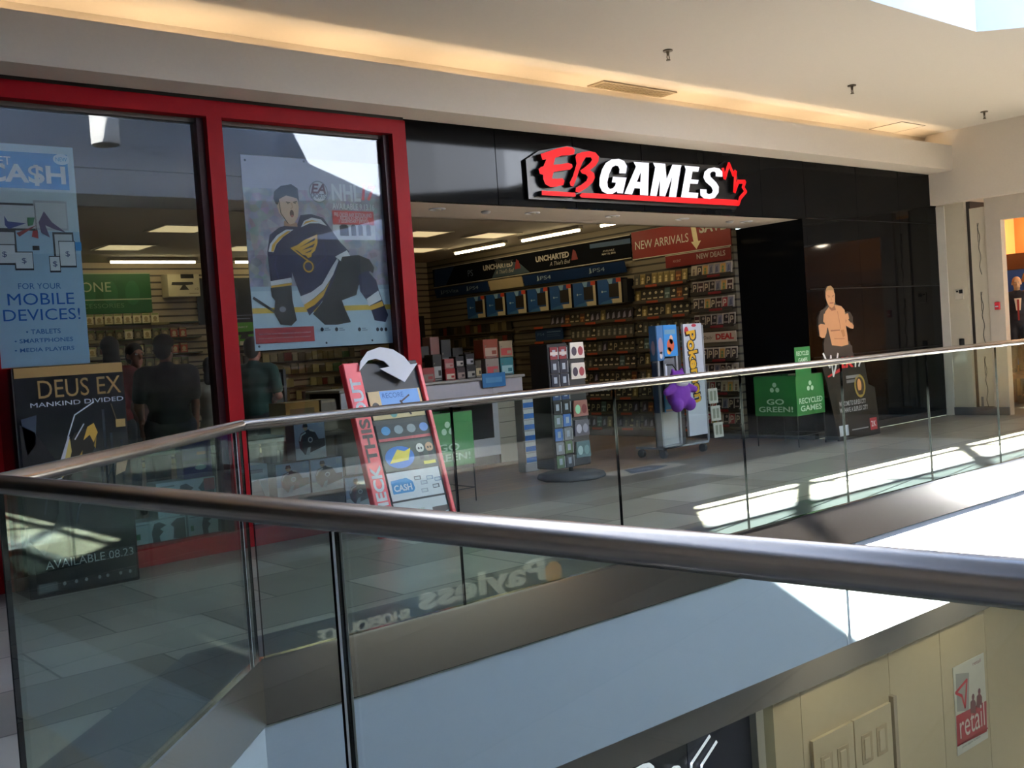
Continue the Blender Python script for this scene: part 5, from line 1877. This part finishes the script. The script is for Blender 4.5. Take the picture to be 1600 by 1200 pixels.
q.rect(0.17, 1.34, 0.41, 1.39, ink('#5c86a4'), 16)
q.ell(0.29, 1.22, 0.08, 0.07, ink('#b5543c'), 16)
q.ell(0.31, 1.28, 0.04, 0.05, ink('#d9b4a0'), 16)
q.ell(0.25, 1.16, 0.05, 0.04, ink('#d08a3c'), 16)
q.obj('art_panel', t)
q = B(KM @ FACE_Y(0, 0.03, 0))
q.prism([(0.14, 0.52), (0.38, 0.52), (0.38, 1.08), (0.14, 1.08)], 0, 0.01, ink('#5b6068'))
q.rect(0.17, 0.88, 0.21, 1.02, ink('#b9c3d4'), 16)
q.ell(0.2, 0.84, 0.04, 0.05, ink('#7f8ba0'), 16)
q.obj('screen_panel', t)
q = B(KM @ FACE_X(-0.001, 0.15, 0))
q.prism([(0.0, 1.06), (0.15, 1.06), (0.15, 1.44), (0.0, 1.44)], 0, 0.006, ink('#35618f'))
q.ell(0.075, 1.2, 0.04, 0.08, ink('#8d7f94'), 10)
q.rect(0.02, 0.5, 0.13, 1.04, ink('#2c3d58'), 9)
q.obj('side_panel', t)
q = B(KM @ FACE_Y(0, -0.002, 0))
q.prism([(0.08, 0.50), (0.40, 0.50), (0.40, 0.70), (0.08, 0.70)], 0, 0.012, ink('#1f6fa8'))
q.ell(0.3, 0.57, 0.08, 0.06, ink('#8a8468'), 18)
q.ell(0.16, 0.66, 0.05, 0.03, ink('#9a3c34'), 18)
q.rect(0.1, 0.505, 0.38, 0.53, ink('#8f7a74'), 19)
q.obj('front_card', t)
B().box(0.45, 0.04, 0.12, 0.54, 0.15, 1.42, ink('#24262a')).obj('dark_column', t)
q = B(FACE_Y(0, 0.0, 0))
q.prism([(0.56, 0.20), (0.87, 0.20), (0.87, 1.44), (0.56, 1.44)], -0.03, 0.0, ink('#b4bccb'))
YEL, NVY = ink('#c99d2e'), ink('#1c2238')
for dx, m_, bo, kk in ((0.0, NVY, 0.10, 2), (0.0, YEL, 0.0, 4)):
    q.text('Pokemon', 0.715 - 0.40, 0.965 - 0.075 - bo * 0.2, 0.715 + 0.40, 0.965 + 0.075 + bo * 0.2, m_, kk, 0.0, 0.03 + bo * 0.5, -PI / 2 + R(6))
q.ell(0.61, 1.36, 0.035, 0.05, ink('#a02c40'), 2)
q.ell(0.74, 1.42, 0.04, 0.018, ink('#a02c40'), 2)
q.obj('white_panel', t)
for x_, y_ in ((0.16, 0.04), (0.16, 0.36), (0.82, 0.04), (0.5, 0.36)):
    B().cyl((x_ - 0.02, y_, 0.045), (x_ + 0.02, y_, 0.045), 0.045, BLACK).cyl((x_, y_, 0.07), (x_, y_, 0.12), 0.012, GREY).obj('caster', t)
b = B().box(0.115, 0.0, 0.10, 0.88, 0.40, 0.12, KG)
b.tube([(0.90, 0.02, 0.12), (0.90, 0.02, 1.42)], 0.014, KG, 8)
b.obj('side_frame', t)
for i, (x_, z_) in enumerate(((0.90, 0.53), (0.93, 0.33), (0.96, 0.14))):
    q = B(FACE_Y(0, -0.01, 0))
    q.prism([(x_, z_), (x_ + 0.16, z_), (x_ + 0.15, z_ + 0.17), (x_ - 0.01, z_ + 0.17)], 0, 0.012, ink('#b5b6ae'))
    q.rect(x_ + 0.02, z_ + 0.03, x_ + 0.065, z_ + 0.14, ink('#7f8478'), 18)
    q.rect(x_ + 0.085, z_ + 0.03, x_ + 0.13, z_ + 0.14, ink('#7f8478'), 18)
    q.obj('card_pack', t)

# ---- welcome decal on the floor
b = B()
b.poly([(7.25, 7.05, 0.001), (8.2, 7.05, 0.001), (8.2, 7.45, 0.001), (7.25, 7.45, 0.001)], ink('#a89f98'))
b.poly([(7.42, 7.12, 0.002), (7.75, 7.10, 0.002), (8.05, 7.2, 0.002), (7.98, 7.38, 0.002), (7.6, 7.4, 0.002)], ink('#4c5468'))
b.poly([(7.55, 7.2, 0.003), (7.8, 7.18, 0.003), (7.86, 7.3, 0.003), (7.6, 7.33, 0.003)], ink('#6f7484'))
tag(b.obj('floor_decal'), 'white and blue floor decal beside the kiosk in the entrance', 'decal')

# ---- green recycled games bins
GB, GBW = mat('#1a6a2d', 0.6, var=0.12, scale=6, name='green_cloth'), ink('#a9c4ac')


def recycle_mark(b, cx, cy, s, k=2):
    for a in range(3):
        th = PI / 2 + a * 2 * PI / 3
        x, y = cx + s * 0.55 * math.cos(th), cy + s * 0.5 * math.sin(th)
        b.ell(x, y, s * 0.36, s * 0.36, GBW, k, 14)
    b.ell(cx, cy - s * 0.05, s * 0.2, s * 0.2, GB, k + 1, 12)
    for a in range(3):
        th = -PI / 2 + a * 2 * PI / 3
        b.ell(cx + s * 0.62 * math.cos(th), cy + s * 0.56 * math.sin(th), s * 0.12, s * 0.12, GB, k + 1, 8)


def games_bin(name, label, loc, w, d, zb, zt, topcard, fronts):
    t = thing(name, label, 'bin', loc, 0, 'green recycled games bins')
    h = zt - zb
    b = B()
    for q in ([(0, 0), (w, 0)], [(w, 0), (w, d)], [(w, d), (0, d)], [(0, d), (0, 0)]):
        (xa, ya), (xb, yb) = q
        b.poly([(xa, ya, zb), (xb, yb, zb), (xb, yb, zt), (xa, ya, zt)], GB)
    b.poly([(0, 0, zb + 0.1), (w, 0, zb + 0.1), (w, d, zb + 0.1), (0, d, zb + 0.1)], ink('#3c352c'))
    b.obj('cloth_cover', t)
    b = B()
    for x, y in ((0.01, 0.01), (w - 0.01, 0.01), (w - 0.01, d - 0.01), (0.01, d - 0.01)):
        b.cyl((x, y, 0), (x, y, zt), 0.006, BLACK, n=8)
    for z in (0.12, zt):
        b.tube([(0.01, 0.01, z), (w - 0.01, 0.01, z), (w - 0.01, d - 0.01, z), (0.01, d - 0.01, z), (0.01, 0.01, z)], 0.005, BLACK, 6)
    b.obj('wire_frame', t)
    for M_, ww, lines in ((FACE_Y(0, -0.001, 0), w, fronts[0]), (FACE_X(-0.001, d, 0), d, fronts[1])):
        q = B(M_)
        q.rect(ww * 0.02, zb + 0.002, ww * 0.98, zt - 0.002, GB, 0)
        recycle_mark(q, ww * 0.5, zb + h * 0.70, h * 0.17)
        n = len(lines)
        for i, s_ in enumerate(lines):
            y0_ = zb + h * (0.29 - i * 0.19)
            wd = min(ww * 0.42, 0.028 * len(s_) + 0.06)
            q.text(s_, ww / 2 - wd, y0_, ww / 2 + wd, y0_ + h * 0.14, GBW, 2, bold=0.02)
        q.obj('print', t)
    if topcard:
        q = B(FACE_Y(0, -0.01, 0))
        q.prism([(0.0, zt - 0.02), (0.29, zt - 0.02), (0.29, zt + 0.31), (0.0, zt + 0.31)], -0.006, 0, ink('#1f6b35'))
        q.text('RECYCLED', 0.03, zt + 0.215, 0.265, zt + 0.265, GBW, 2, bold=0.02)
        q.text('GAMES', 0.06, zt + 0.14, 0.23, zt + 0.19, GBW, 2, bold=0.02)
        q.obj('top_card', t)
    return t


games_bin('games_bin', 'green GO GREEN and RECYCLED GAMES bin with a small sign card', (9.75, 6.80, 0), 0.53, 0.56, 0.345, 0.79, True, (('RECYCLED', 'GAMES'), ('GO', 'GREEN!')))
games_bin('games_bin', 'green GO GREEN bin on wire legs beside the leaning stand', (5.03, 7.22, 0), 0.55, 0.45, 0.33, 0.79, False, (('GO', 'GREEN!'), ('RECYCLED', 'GAMES')))
b = B().rbox(0, 0, 0, 0.17, 0.12, 0.016, ink('#a9a284'), 0.003)
tag(b.obj('game_case', None, (9.83, 6.83, 0.792)), 'pale game case lying on the rim of the green bin with card', 'game')

# ================================================================== BEHIND THE SHOP WINDOWS
def plain_box(name, label, cat, loc, w, d, h, side, art, group=None):
    t = thing(name, label, cat, loc, 0, group)
    B().box(0, 0, 0, w, d, h, ink(side)).obj('carton', t)
    b = B(FACE_Y(0, -0.001, 0))
    b.rect(0, 0, w, h, ink(side), 0)
    art(b, w, h)
    b.obj('print', t)
    return t


def hockey_art(b, w, h):
    b.rect(0, 0, w, h, ink('#93a8c8'), 1)
    b.rect(0, 0, w, h * 0.3, ink('#cbd8e2'), 2)
    b.rect(0, h * 0.3, w, h * 0.36, ink('#8fa0b8'), 2)
    b.shape([(w * 0.15, h * 0.3), (w * 0.12, h * 0.5), (w * 0.2, h * 0.68), (w * 0.45, h * 0.78), (w * 0.68, h * 0.68), (w * 0.78, h * 0.5), (w * 0.98, h * 0.5), (w * 0.98, h * 0.3), (w * 0.6, h * 0.2), (w * 0.3, h * 0.12)], ink('#1a2238'), 3)
    b.line([(w * 0.16, h * 0.5), (w * 0.22, h * 0.64), (w * 0.36, h * 0.7)], 0.012, ink('#b9c4d2'), 4)
    b.line([(w * 0.5, h * 0.76), (w * 0.62, h * 0.72)], 0.012, ink('#b9c4d2'), 4)
    b.ell(w * 0.36, h * 0.82, w * 0.07, h * 0.07, ink('#b59a88'), 4)
    b.shape([(w * 0.27, h * 0.84), (w * 0.3, h * 0.94), (w * 0.42, h * 0.94), (w * 0.45, h * 0.84)], ink('#1c2030'), 5)
    b.ell(w * 0.5, h * 0.5, w * 0.08, h * 0.075, ink('#b9c4d2'), 5, 16)
    b.ell(w * 0.5, h * 0.5, w * 0.05, h * 0.045, ink('#2c3c66'), 6, 14)
    b.shape([(w * 0.32, h * 0.12), (w * 0.4, h * 0.3), (w * 0.5, h * 0.32), (w * 0.45, h * 0.1)], ink('#aebfca'), 5)
    b.rect(w * 0.8, h * 0.8, w * 0.96, h * 0.97, ink('#a3b4c8'), 4)
    b.rect(w * 0.8, h * 0.08, w * 0.95, h * 0.18, ink('#c3ccd6'), 4)


def console_art(b, w, h):
    b.rect(0, 0, w, h, ink('#c0d4d9'), 1)
    b.shape([(w * 0.36, 0), (w * 0.34, h * 0.5), (w * 0.4, h * 0.86), (w * 0.5, h * 0.9), (w * 0.62, h * 0.74), (w * 0.5, h * 0.6), (w * 0.56, h * 0.48), (w * 0.48, h * 0.3), (w * 0.5, 0)], ink('#3d4c52'), 2)
    b.shape([(w * 0.74, h * 0.1), (w * 0.76, h * 0.6), (w * 0.7, h * 0.72), (w * 0.82, h * 0.95), (w * 0.98, h * 0.95), (w * 0.98, h * 0.05)], ink('#4c555a'), 2)
    b.rect(w * 0.05, h * 0.28, w * 0.13, h * 0.52, ink('#3f8a5c'), 3)
    b.rect(w * 0.06, h * 0.86, w * 0.3, h * 0.9, ink('#7d8f94'), 3)


ZP = 0.101
plain_box('hockey_bundle', 'hockey console bundle carton standing alone on top of the pair', 'box', (3.93, 7.36, 0.545), 0.27, 0.14, 0.30, '#2b3550', hockey_art, 'hockey cartons in the window')
plain_box('hockey_bundle', 'hockey console bundle carton, lower pair, nearer the red post', 'box', (3.74, 7.34, 0.28), 0.285, 0.16, 0.255, '#2b3550', hockey_art, 'hockey cartons in the window')
plain_box('hockey_bundle', 'hockey console bundle carton, lower pair, nearer the leaning stand', 'box', (4.04, 7.34, 0.28), 0.285, 0.16, 0.255, '#2b3550', hockey_art, 'hockey cartons in the window')
plain_box('hockey_bundle', 'hockey console bundle carton low behind the leaning stand', 'box', (4.35, 7.36, ZP), 0.27, 0.15, 0.25, '#2b3550', hockey_art, 'hockey cartons in the window')
plain_box('white_carton', 'white console carton right beside the red window post', 'box', (3.50, 7.40, ZP + 0.0), 0.20, 0.2, 0.45, '#8fa6b4', lambda b, w, h: (b.rect(0.02, h * 0.86, w * 0.8, h * 0.92, ink('#3d4c66'), 2), b.shape([(w * 0.2, h * 0.3), (w * 0.2, h * 0.7), (w * 0.6, h * 0.75), (w * 0.95, h * 0.3)], ink('#3f4a5a'), 2), b.ell(0.04, h * 0.55, 0.02, 0.02, ink('#27324a'), 3)))
plain_box('grey_carton', 'plain grey carton supporting the hockey cartons', 'box', (3.74, 7.34, ZP), 0.585, 0.3, 0.178, '#4a4d52', lambda b, w, h: b.rect(0.04, h * 0.3, w - 0.04, h * 0.7, ink('#3a3d44'), 2))
for i, (x, lab) in enumerate(((2.60, 'pale console carton in the lower window row, beside the dark standee'), (3.00, 'pale console carton in the lower window row, beside the red post'))):
    plain_box('pale_carton', lab, 'box', (x, 7.30, ZP), 0.385 if i == 0 else 0.30, 0.2, 0.165, '#8fa0a4', console_art, 'pale cartons in the window')
plain_box('pale_carton', 'pale console carton on the upper window row with a red corner mark', 'box', (2.80, 7.33, 0.268), 0.44, 0.18, 0.25, '#8fa0a4', lambda b, w, h: (console_art(b, w, h), b.rect(w * 0.8, h * 0.62, w * 0.99, h * 0.97, ink('#b0585c'), 5)), 'pale cartons in the window')
plain_box('purple_carton', 'purple carton with white smile standing on the pale cartons', 'box', (3.02, 7.36, 0.519), 0.22, 0.12, 0.27, '#3d2a7a', lambda b, w, h: (b.ell(w * 0.6, h * 0.28, w * 0.2, h * 0.07, ink('#a9c4cc'), 2, 14), b.rect(0, h * 0.4, w, h * 0.5, ink('#33246a'), 1), b.rect(w * 0.5, h * 0.62, w * 0.8, h * 0.7, ink('#7a4a6c'), 2)))
t = thing('display_table', 'low dark display table inside the shop behind the window goods', 'table', (2.0, 7.95, 0))
B().rbox(0, 0, 0.66, 2.75, 0.5, 0.70, ink('#3f3a30'), 0.005).obj('top', t)
for x in (0.03, 2.67):
    for y in (0.03, 0.42):
        B().box(x, y, 0, x + 0.05, y + 0.05, 0.66, ink('#2a2722')).obj('leg', t)
plain_box('yellow_bin', 'mustard yellow carton with dark slot on the display table', 'box', (4.22, 8.02, 0.701), 0.32, 0.3, 0.27, '#7d5f1c', lambda b, w, h: (b.rect(w * 0.12, h * 0.6, w * 0.85, h * 0.8, ink('#4f3f1c'), 2), b.rect(w * 0.12, h * 0.42, w * 0.85, h * 0.45, ink('#8f7230'), 2)))
plain_box('beige_bin', 'beige carton on the display table beside the mustard one', 'box', (4.56, 8.02, 0.701), 0.15, 0.3, 0.27, '#5a5346', lambda b, w, h: b.rect(0.01, h * 0.9, w - 0.01, h * 0.97, ink('#7a6f58'), 2))
# rack of magazines at the jamb, deeper in the shop
t = thing('wire_rack', 'dark wire rack of small goods in the shop behind the leaning stand', 'display rack', (4.85, 10.35, 0))
b = B()
for x in (0, 0.6):
    b.box(x, 0, 0, x + 0.03, 0.3, 1.25, BLACK)
for z in (0.2, 0.5, 0.8, 1.05):
    b.box(0, 0, z, 0.63, 0.3, z + 0.02, ink('#4a453c'))
b.obj('frame', t)
for r in range(4):
    for q in range(6):
        z0_ = (0.22, 0.52, 0.82, 1.07)[r]
        B().box(0.04 + q * 0.095, 0.03, z0_, 0.12 + q * 0.095, 0.06, z0_ + 0.15, ink(RND.choice(('#2a2722', '#3a2c2a', '#4f4a3c', '#262a36', '#5a2c28')))).obj('goods_pack', t)

# ================================================================== PEOPLE
def capsule(b, p, q, r0, r1, m, n=14):
    p, q = Vector(p), Vector(q)
    b.cyl(p, q, r0, m, r1, n)
    b.ball(p, r0, m, n)
    b.ball(q, r1, m, n)


def fuse(o, vox, smooth=4):
    r = o.modifiers.new('fuse', 'REMESH')
    r.mode = 'VOXEL'
    r.voxel_size = vox
    r.use_smooth_shade = True
    s = o.modifiers.new('soften', 'SMOOTH')
    s.iterations = smooth
    s.factor = 0.5
    return o


def person(name, label, loc, rotz, H, skin, hair, top, pants, arms, hair_kind='short', cap=None, girth=1.0, cat='person', head_turn=0.0, shoes='#1c1b1b', vox=0.014, fabric=None, group=None):
    """arms: for each side (elbow, wrist) offsets in body frame; body faces local -Y."""
    t = thing(name, label, cat, loc, rotz, group)
    k = H / 1.75
    S = mat(skin, 0.55, var=0.06, scale=20)
    g = girth
    P = lambda x, y, z: (x * k, y * k, z * k)
    sh, hip = 0.185 * g, 0.095 * g
    b = B()
    # trunk, neck and head
    b.ball(P(0, 0, 0.98), (0.155 * k * g, 0.11 * k * g, 0.13 * k), S)
    b.ball(P(0, 0, 1.16), (0.14 * k * g, 0.10 * k * g, 0.15 * k), S)
    b.ball(P(0, 0.005, 1.33), (0.165 * k * g, 0.105 * k * g, 0.13 * k), S)
    capsule(b, P(-sh * 0.8, 0, 1.42), P(sh * 0.8, 0, 1.42), 0.062 * k, 0.062 * k, S)
    capsule(b, P(0, 0.01, 1.42), P(0, -0.01, 1.54), 0.058 * k, 0.052 * k, S)
    hx = 1.635
    Mh = Matrix.Translation(Vector(P(0, -0.015, hx))) @ Matrix.Rotation(head_turn, 4, 'Z')
    hb = B(Mh)
    q = lambda x, y, z: (x * k, y * k, z * k)
    hb.ball(q(0, 0.01, 0.03), (0.077 * k, 0.096 * k, 0.095 * k), S, 18)
    hb.ball(q(0, -0.03, -0.055), (0.058 * k, 0.062 * k, 0.062 * k), S, 14)
    hb.ball(q(0, -0.055, -0.095), (0.03 * k, 0.028 * k, 0.024 * k), S, 10)
    capsule(hb, q(0, -0.086, 0.015), q(0, -0.108, -0.025), 0.010 * k, 0.016 * k, S, 8)
    for s in (-1, 1):
        hb.ball(q(0.078 * s, 0.012, -0.005), (0.012 * k, 0.022 * k, 0.033 * k), S, 8)
        hb.ball(q(0.033 * s, -0.082, 0.028), (0.022 * k, 0.012 * k, 0.008 * k), S, 8)
    hb.ball(q(0, -0.088, -0.060), (0.024 * k, 0.010 * k, 0.007 * k), S, 8)
    hb.ball(q(0, -0.086, -0.072), (0.020 * k, 0.010 * k, 0.007 * k), S, 8)
    for v in (hb,):
        n0 = len(b.v)
        b.v += v.v
        b.f += [tuple(i + n0 for i in f) for f in v.f]
        b.m += [b.mi(S)] * len(v.f)
        b.sm += v.sm
    # legs and feet
    for s in (-1, 1):
        capsule(b, P(hip * s, 0, 0.93), P(0.10 * s, -0.01, 0.50), 0.088 * k * g, 0.056 * k, S)
        capsule(b, P(0.10 * s, -0.01, 0.50), P(0.105 * s, 0.02, 0.09), 0.056 * k, 0.038 * k, S)
        capsule(b, P(0.105 * s, 0.03, 0.045), P(0.115 * s, -0.13, 0.035), 0.042 * k, 0.035 * k, S)
    # arms and hands
    for s, (el, wr) in zip((-1, 1), arms):
        a = Vector(P(sh * s, 0, 1.41))
        e, w = Vector(P(*el)), Vector(P(*wr))
        capsule(b, a, e, 0.050 * k, 0.040 * k, S)
        capsule(b, e, w, 0.040 * k, 0.027 * k, S)
        d = (w - e).normalized()
        side = d.cross(Vector((s, 0, 0.2))).normalized()
        up = d.cross(side)
        b.ball(w + d * 0.045 * k, (0.034 * k, 0.034 * k, 0.036 * k), S, 10)
        for fi in range(4):
            base = w + d * 0.07 * k + side * (fi - 1.5) * 0.020 * k
            ln = (0.066, 0.076, 0.070, 0.055)[fi] * k
            mid = base + d * ln * 0.55
            capsule(b, base, mid, 0.0095 * k, 0.009 * k, S, 8)
            capsule(b, mid, mid + (d * 0.7 + up * 0.7).normalized() * ln * 0.5, 0.009 * k, 0.008 * k, S, 8)
        th = w + d * 0.025 * k - side * 0.034 * k
        capsule(b, th, th + (d * 0.7 - side * 0.6).normalized() * 0.055 * k, 0.011 * k, 0.009 * k, S, 8)
    fuse(b.obj('body', t), vox * 0.62, 3)
    # top
    T = mat(top, 0.85, var=0.08, scale=25)
    b = B()
    b.ball(P(0, 0, 1.00), (0.175 * k * g, 0.13 * k * g, 0.14 * k), T)
    b.ball(P(0, 0, 1.16), (0.165 * k * g, 0.122 * k * g, 0.17 * k), T)
    b.ball(P(0, 0.005, 1.33), (0.186 * k * g, 0.125 * k * g, 0.14 * k), T)
    capsule(b, P(-sh * 0.85, 0, 1.42), P(sh * 0.85, 0, 1.42), 0.075 * k, 0.075 * k, T)
    capsule(b, P(0, 0.012, 1.44), P(0, 0.0, 1.475), 0.074 * k, 0.07 * k, T)
    for s, (el, wr) in zip((-1, 1), arms):
        a = Vector(P(sh * s, 0, 1.41))
        e = Vector(P(*el))
        capsule(b, a, a.lerp(e, 0.72), 0.068 * k, 0.064 * k, T)
    fuse(b.obj('shirt', t), vox, 5)
    # trousers and shoes
    T = mat(pants, 0.85, var=0.1, scale=22)
    b = B()
    b.ball(P(0, 0, 0.93), (0.17 * k * g, 0.128 * k * g, 0.11 * k), T)
    for s in (-1, 1):
        capsule(b, P(hip * s, 0, 0.92), P(0.10 * s, -0.01, 0.50), 0.102 * k * g, 0.074 * k, T)
        capsule(b, P(0.10 * s, -0.01, 0.50), P(0.105 * s, 0.02, 0.10), 0.074 * k, 0.060 * k, T)
    fuse(b.obj('trousers', t), vox, 4)
    for s in (-1, 1):
        b = B()
        capsule(b, P(0.105 * s, 0.03, 0.052), P(0.116 * s, -0.14, 0.046), 0.052 * k, 0.044 * k, mat(shoes, 0.6))
        fuse(b.obj('shoe', t), vox * 0.8, 2)
    # hair, eyes
    if hair:
        Hm = mat(hair, 0.7, var=0.25, scale=60)
        b = B(Mh)
        b.ball(q(0, 0.018, 0.046), (0.086 * k, 0.100 * k, 0.094 * k), Hm, 18)
        b.ball(q(0, 0.045, -0.01), (0.080 * k, 0.072 * k, 0.085 * k), Hm, 14)
        if hair_kind == 'long':
            b.ball(q(0, 0.06, -0.10), (0.085 * k, 0.05 * k, 0.12 * k), Hm, 14)
        fuse(b.obj('hair', t), vox * 0.8, 2)
    b = B(Mh)
    for s in (-1, 1):
        b.ball(q(0.033 * s, -0.080, 0.014), (0.013 * k, 0.008 * k, 0.008 * k), ink('#d8d4cc'), 8)
        b.ball(q(0.033 * s, -0.086, 0.014), (0.006 * k, 0.004 * k, 0.006 * k), ink('#1d1815'), 8)
    b.obj('eyes', t)
    if cap:
        b = B(Mh)
        Cm = mat(cap, 0.8)
        b.ball(q(0, 0.012, 0.062), (0.092 * k, 0.108 * k, 0.085 * k), Cm, 18)
        b.rbox(-0.07 * k, -0.19 * k, 0.05 * k, 0.07 * k, -0.06 * k, 0.062 * k, Cm, 0.005)
        fuse(b.obj('cap', t), vox * 0.8, 2)
    return t


down = lambda s: ((0.235 * s, 0.01, 1.12), (0.235 * s, -0.05, 0.87))
fold = lambda s: ((0.26 * s, 0.0, 1.14), (0.10 * s, -0.22, 1.10))
P1 = person('person', 'person in black T-shirt and brown cap, back turned, forearm bent forward', (3.46, 8.62, 0), R(168), 1.60, '#8a5c48', '#33241c', '#17171a', '#1b1d26', (down(-1), ((0.27, -0.02, 1.12), (0.22, -0.24, 1.02))), cap='#3d2c22', girth=1.22, head_turn=R(-35))
P2 = person('person', 'person in pale grey shirt, dark hair, standing beside the capped shopper', (4.00, 8.95, 0), R(150), 1.40, '#7a5242', '#1a1412', '#b9b2a2', '#23242c', (down(-1), down(1)), hair_kind='long', girth=0.95)
P3 = person('person', 'dark haired person in red shirt above the dark game standee', (3.20, 9.20, 0), R(150), 1.63, '#7d5040', '#120e0d', '#6d1f22', '#20222c', (down(-1), down(1)), hair_kind='long', head_turn=R(25))
P4 = person('person', 'dark haired person half hidden behind the capped shopper', (3.62, 9.75, 0), R(10), 1.58, '#8a5a46', '#15100e', '#3a1a1c', '#20222c', (down(-1), down(1)))
P5 = person('person', 'person in dark green T-shirt behind the red window post, arms folded forward', (4.42, 8.95, 0), R(125), 1.56, '#8f5a48', '#241a16', '#1d4038', '#14161c', (fold(-1), fold(1)), girth=1.1)

# ================================================================== PLUSH TOY ON THE KIOSK
t = thing('plush_toy', 'round purple plush toy with pale collar hung on the rolling kiosk', 'toy', (8.55, 7.44, 0.49))
PUR = mat('#6a2f98', 0.95, var=0.12, scale=40, name='purple_plush')
b = B()
b.ball((0, 0, 0.20), (0.155, 0.11, 0.16), PUR, 18)
b.ball((0, 0, 0.36), (0.11, 0.09, 0.10), PUR, 16)
for s in (-1, 1):
    capsule(b, (0.12 * s, -0.02, 0.27), (0.22 * s, -0.03, 0.24), 0.05, 0.04, PUR)
    b.ball((0.10 * s, -0.06, 0.09), (0.07, 0.07, 0.075), PUR, 14)
    capsule(b, (0.06 * s, 0, 0.43), (0.075 * s, 0, 0.47), 0.03, 0.015, PUR)
fuse(b.obj('body', t), 0.012, 3)
B().ball((0, -0.055, 0.315), (0.085, 0.06, 0.035), mat('#b9b4c0', 0.9)).obj('collar', t)
b = B().tube([(0, 0.0, 0.45), (0, 0.06, 0.52), (0, 0.15, 0.52)], 0.006, BLACK, 6)
b.obj('hanging_loop', t)

# ================================================================== THE CORNER PANEL AND NEIGHBOURING SHOP
t = thing('sliding_panel', 'tall cream panel with a thin black looped wire, beside the dark gap', 'panel', (13.63, 6.665, 0.02))
B().box(0, -0.20, 0.09, 0.03, 0, 2.70, CREAM2).obj('leaf', t)
b = B()
pts = []
for z0_ in (2.5, 1.6, 0.75):
    for i in range(14):
        pts.append((-0.004, -0.115 + 0.012 * math.sin(i * 1.3), z0_ - i * 0.052))
    b.tube(pts[-14:], 0.004, BLACK, 6)
    b.tube([(-0.004, -0.10, z0_ + 0.0), (-0.004, -0.10, z0_ - 0.25)], 0.003, BLACK, 6)
b.obj('wire', t)
B().box(-0.008, -0.06, 0.0, 0.0, -0.03, 0.22, GREY).obj('floor_bolt', t)
t = thing('switch_plate', 'small white plate with dark switches on the cream pillar', 'switch', (13.60, 6.84, 1.62))
B().rbox(-0.012, -0.06, -0.08, 0, 0.06, 0.06, ink('#c9c2b4'), 0.004).obj('plate', t)
B().box(-0.02, -0.05, 0.0, -0.011, -0.005, 0.05, BLACK).obj('switch', t)
B().box(-0.02, 0.01, 0.02, -0.011, 0.035, 0.04, BLACK).obj('switch', t)
b = B().rbox(-0.012, -0.035, -0.12, 0, 0.035, 0.04, DARK, 0.004)
tag(b.obj('card_reader', None, (13.60, 6.84, 0.98)), 'small dark reader on the cream pillar at rail height', 'switch')
t = thing('fire_alarm', 'red fire alarm pull box on the white shop frame', 'alarm', (13.60, 6.34, 1.42))
B().rbox(-0.03, -0.035, -0.05, 0, 0.03, 0.05, ink('#b8323c'), 0.005).obj('box', t)
B().box(-0.034, -0.02, -0.015, -0.03, 0.02, 0.0, WHITE).obj('pull_bar', t)
b = B().box(0, 0, 0, 0.05, 2.6, 1.45, mat('#1f5fd0', 0.6, var=0.1, scale=3, name='blue_backdrop'))
tag(b.obj('blue_backdrop', None, (16.25, 4.95, 0.52)), 'bright blue backdrop panel behind the mannequins', 'panel')


def mannequin(label, loc, rotz, H, jacket):
    return person('mannequin', label, loc, rotz, H, '#b9987a', None, jacket, '#1a1c26', (((-0.245, 0.02, 1.12), (-0.25, -0.03, 0.88)), ((0.245, 0.02, 1.12), (0.25, -0.03, 0.88))), cat='mannequin', girth=1.05)


t = thing('display_plinth', 'wooden display table under the suited mannequin', 'table', (14.75, 6.40, 0))
B().box(0, 0, 0.40, 0.9, 0.75, 0.46, ink('#7a5636')).obj('top', t)
for x in (0.03, 0.81):
    for y in (0.03, 0.66):
        B().box(x, y, 0, x + 0.06, y + 0.06, 0.40, ink('#6a4a30')).obj('leg', t)
m1 = mannequin('mannequin in dark suit jacket with red tie, standing on the display table', (15.15, 6.78, 0.461), R(-62), 1.36, '#1a1b26')
b = B()
b.prism([(-0.035, 1.14), (0.035, 1.14), (0.06, 1.36), (-0.06, 1.36)], 0.105, 0.115, ink('#d9cbb4'))
b.prism([(-0.014, 0.96), (0.014, 0.96), (0.02, 1.34), (-0.02, 1.34)], 0.118, 0.124, ink('#8a2a20'))
b.v = [Vector((v.x * 0.777, -v.z * 0.90, v.y * 0.777)) for v in b.v]
b.f = [f[::-1] for f in b.f]
b.obj('shirt_front', m1)
m2 = mannequin('mannequin in tan jacket against the blue backdrop', (16.0, 6.98, 0.0), R(-62), 1.92, '#7a5c3c')
t = thing('wooden_chair', 'brown wooden chair in the neighbouring shop', 'chair', (14.35, 6.05, 0), R(20))
CH = ink('#8f6a44')
B().rbox(-0.2, -0.2, 0.43, 0.2, 0.2, 0.46, CH, 0.006).obj('seat', t)
for x, y in ((-0.17, -0.17), (0.17, -0.17), (-0.17, 0.17), (0.17, 0.17)):
    B().cyl((x, y, 0), (x, y, 0.43), 0.018, CH).obj('leg', t)
B().rbox(-0.2, 0.17, 0.46, 0.2, 0.2, 0.92, CH, 0.006).obj('backrest', t)
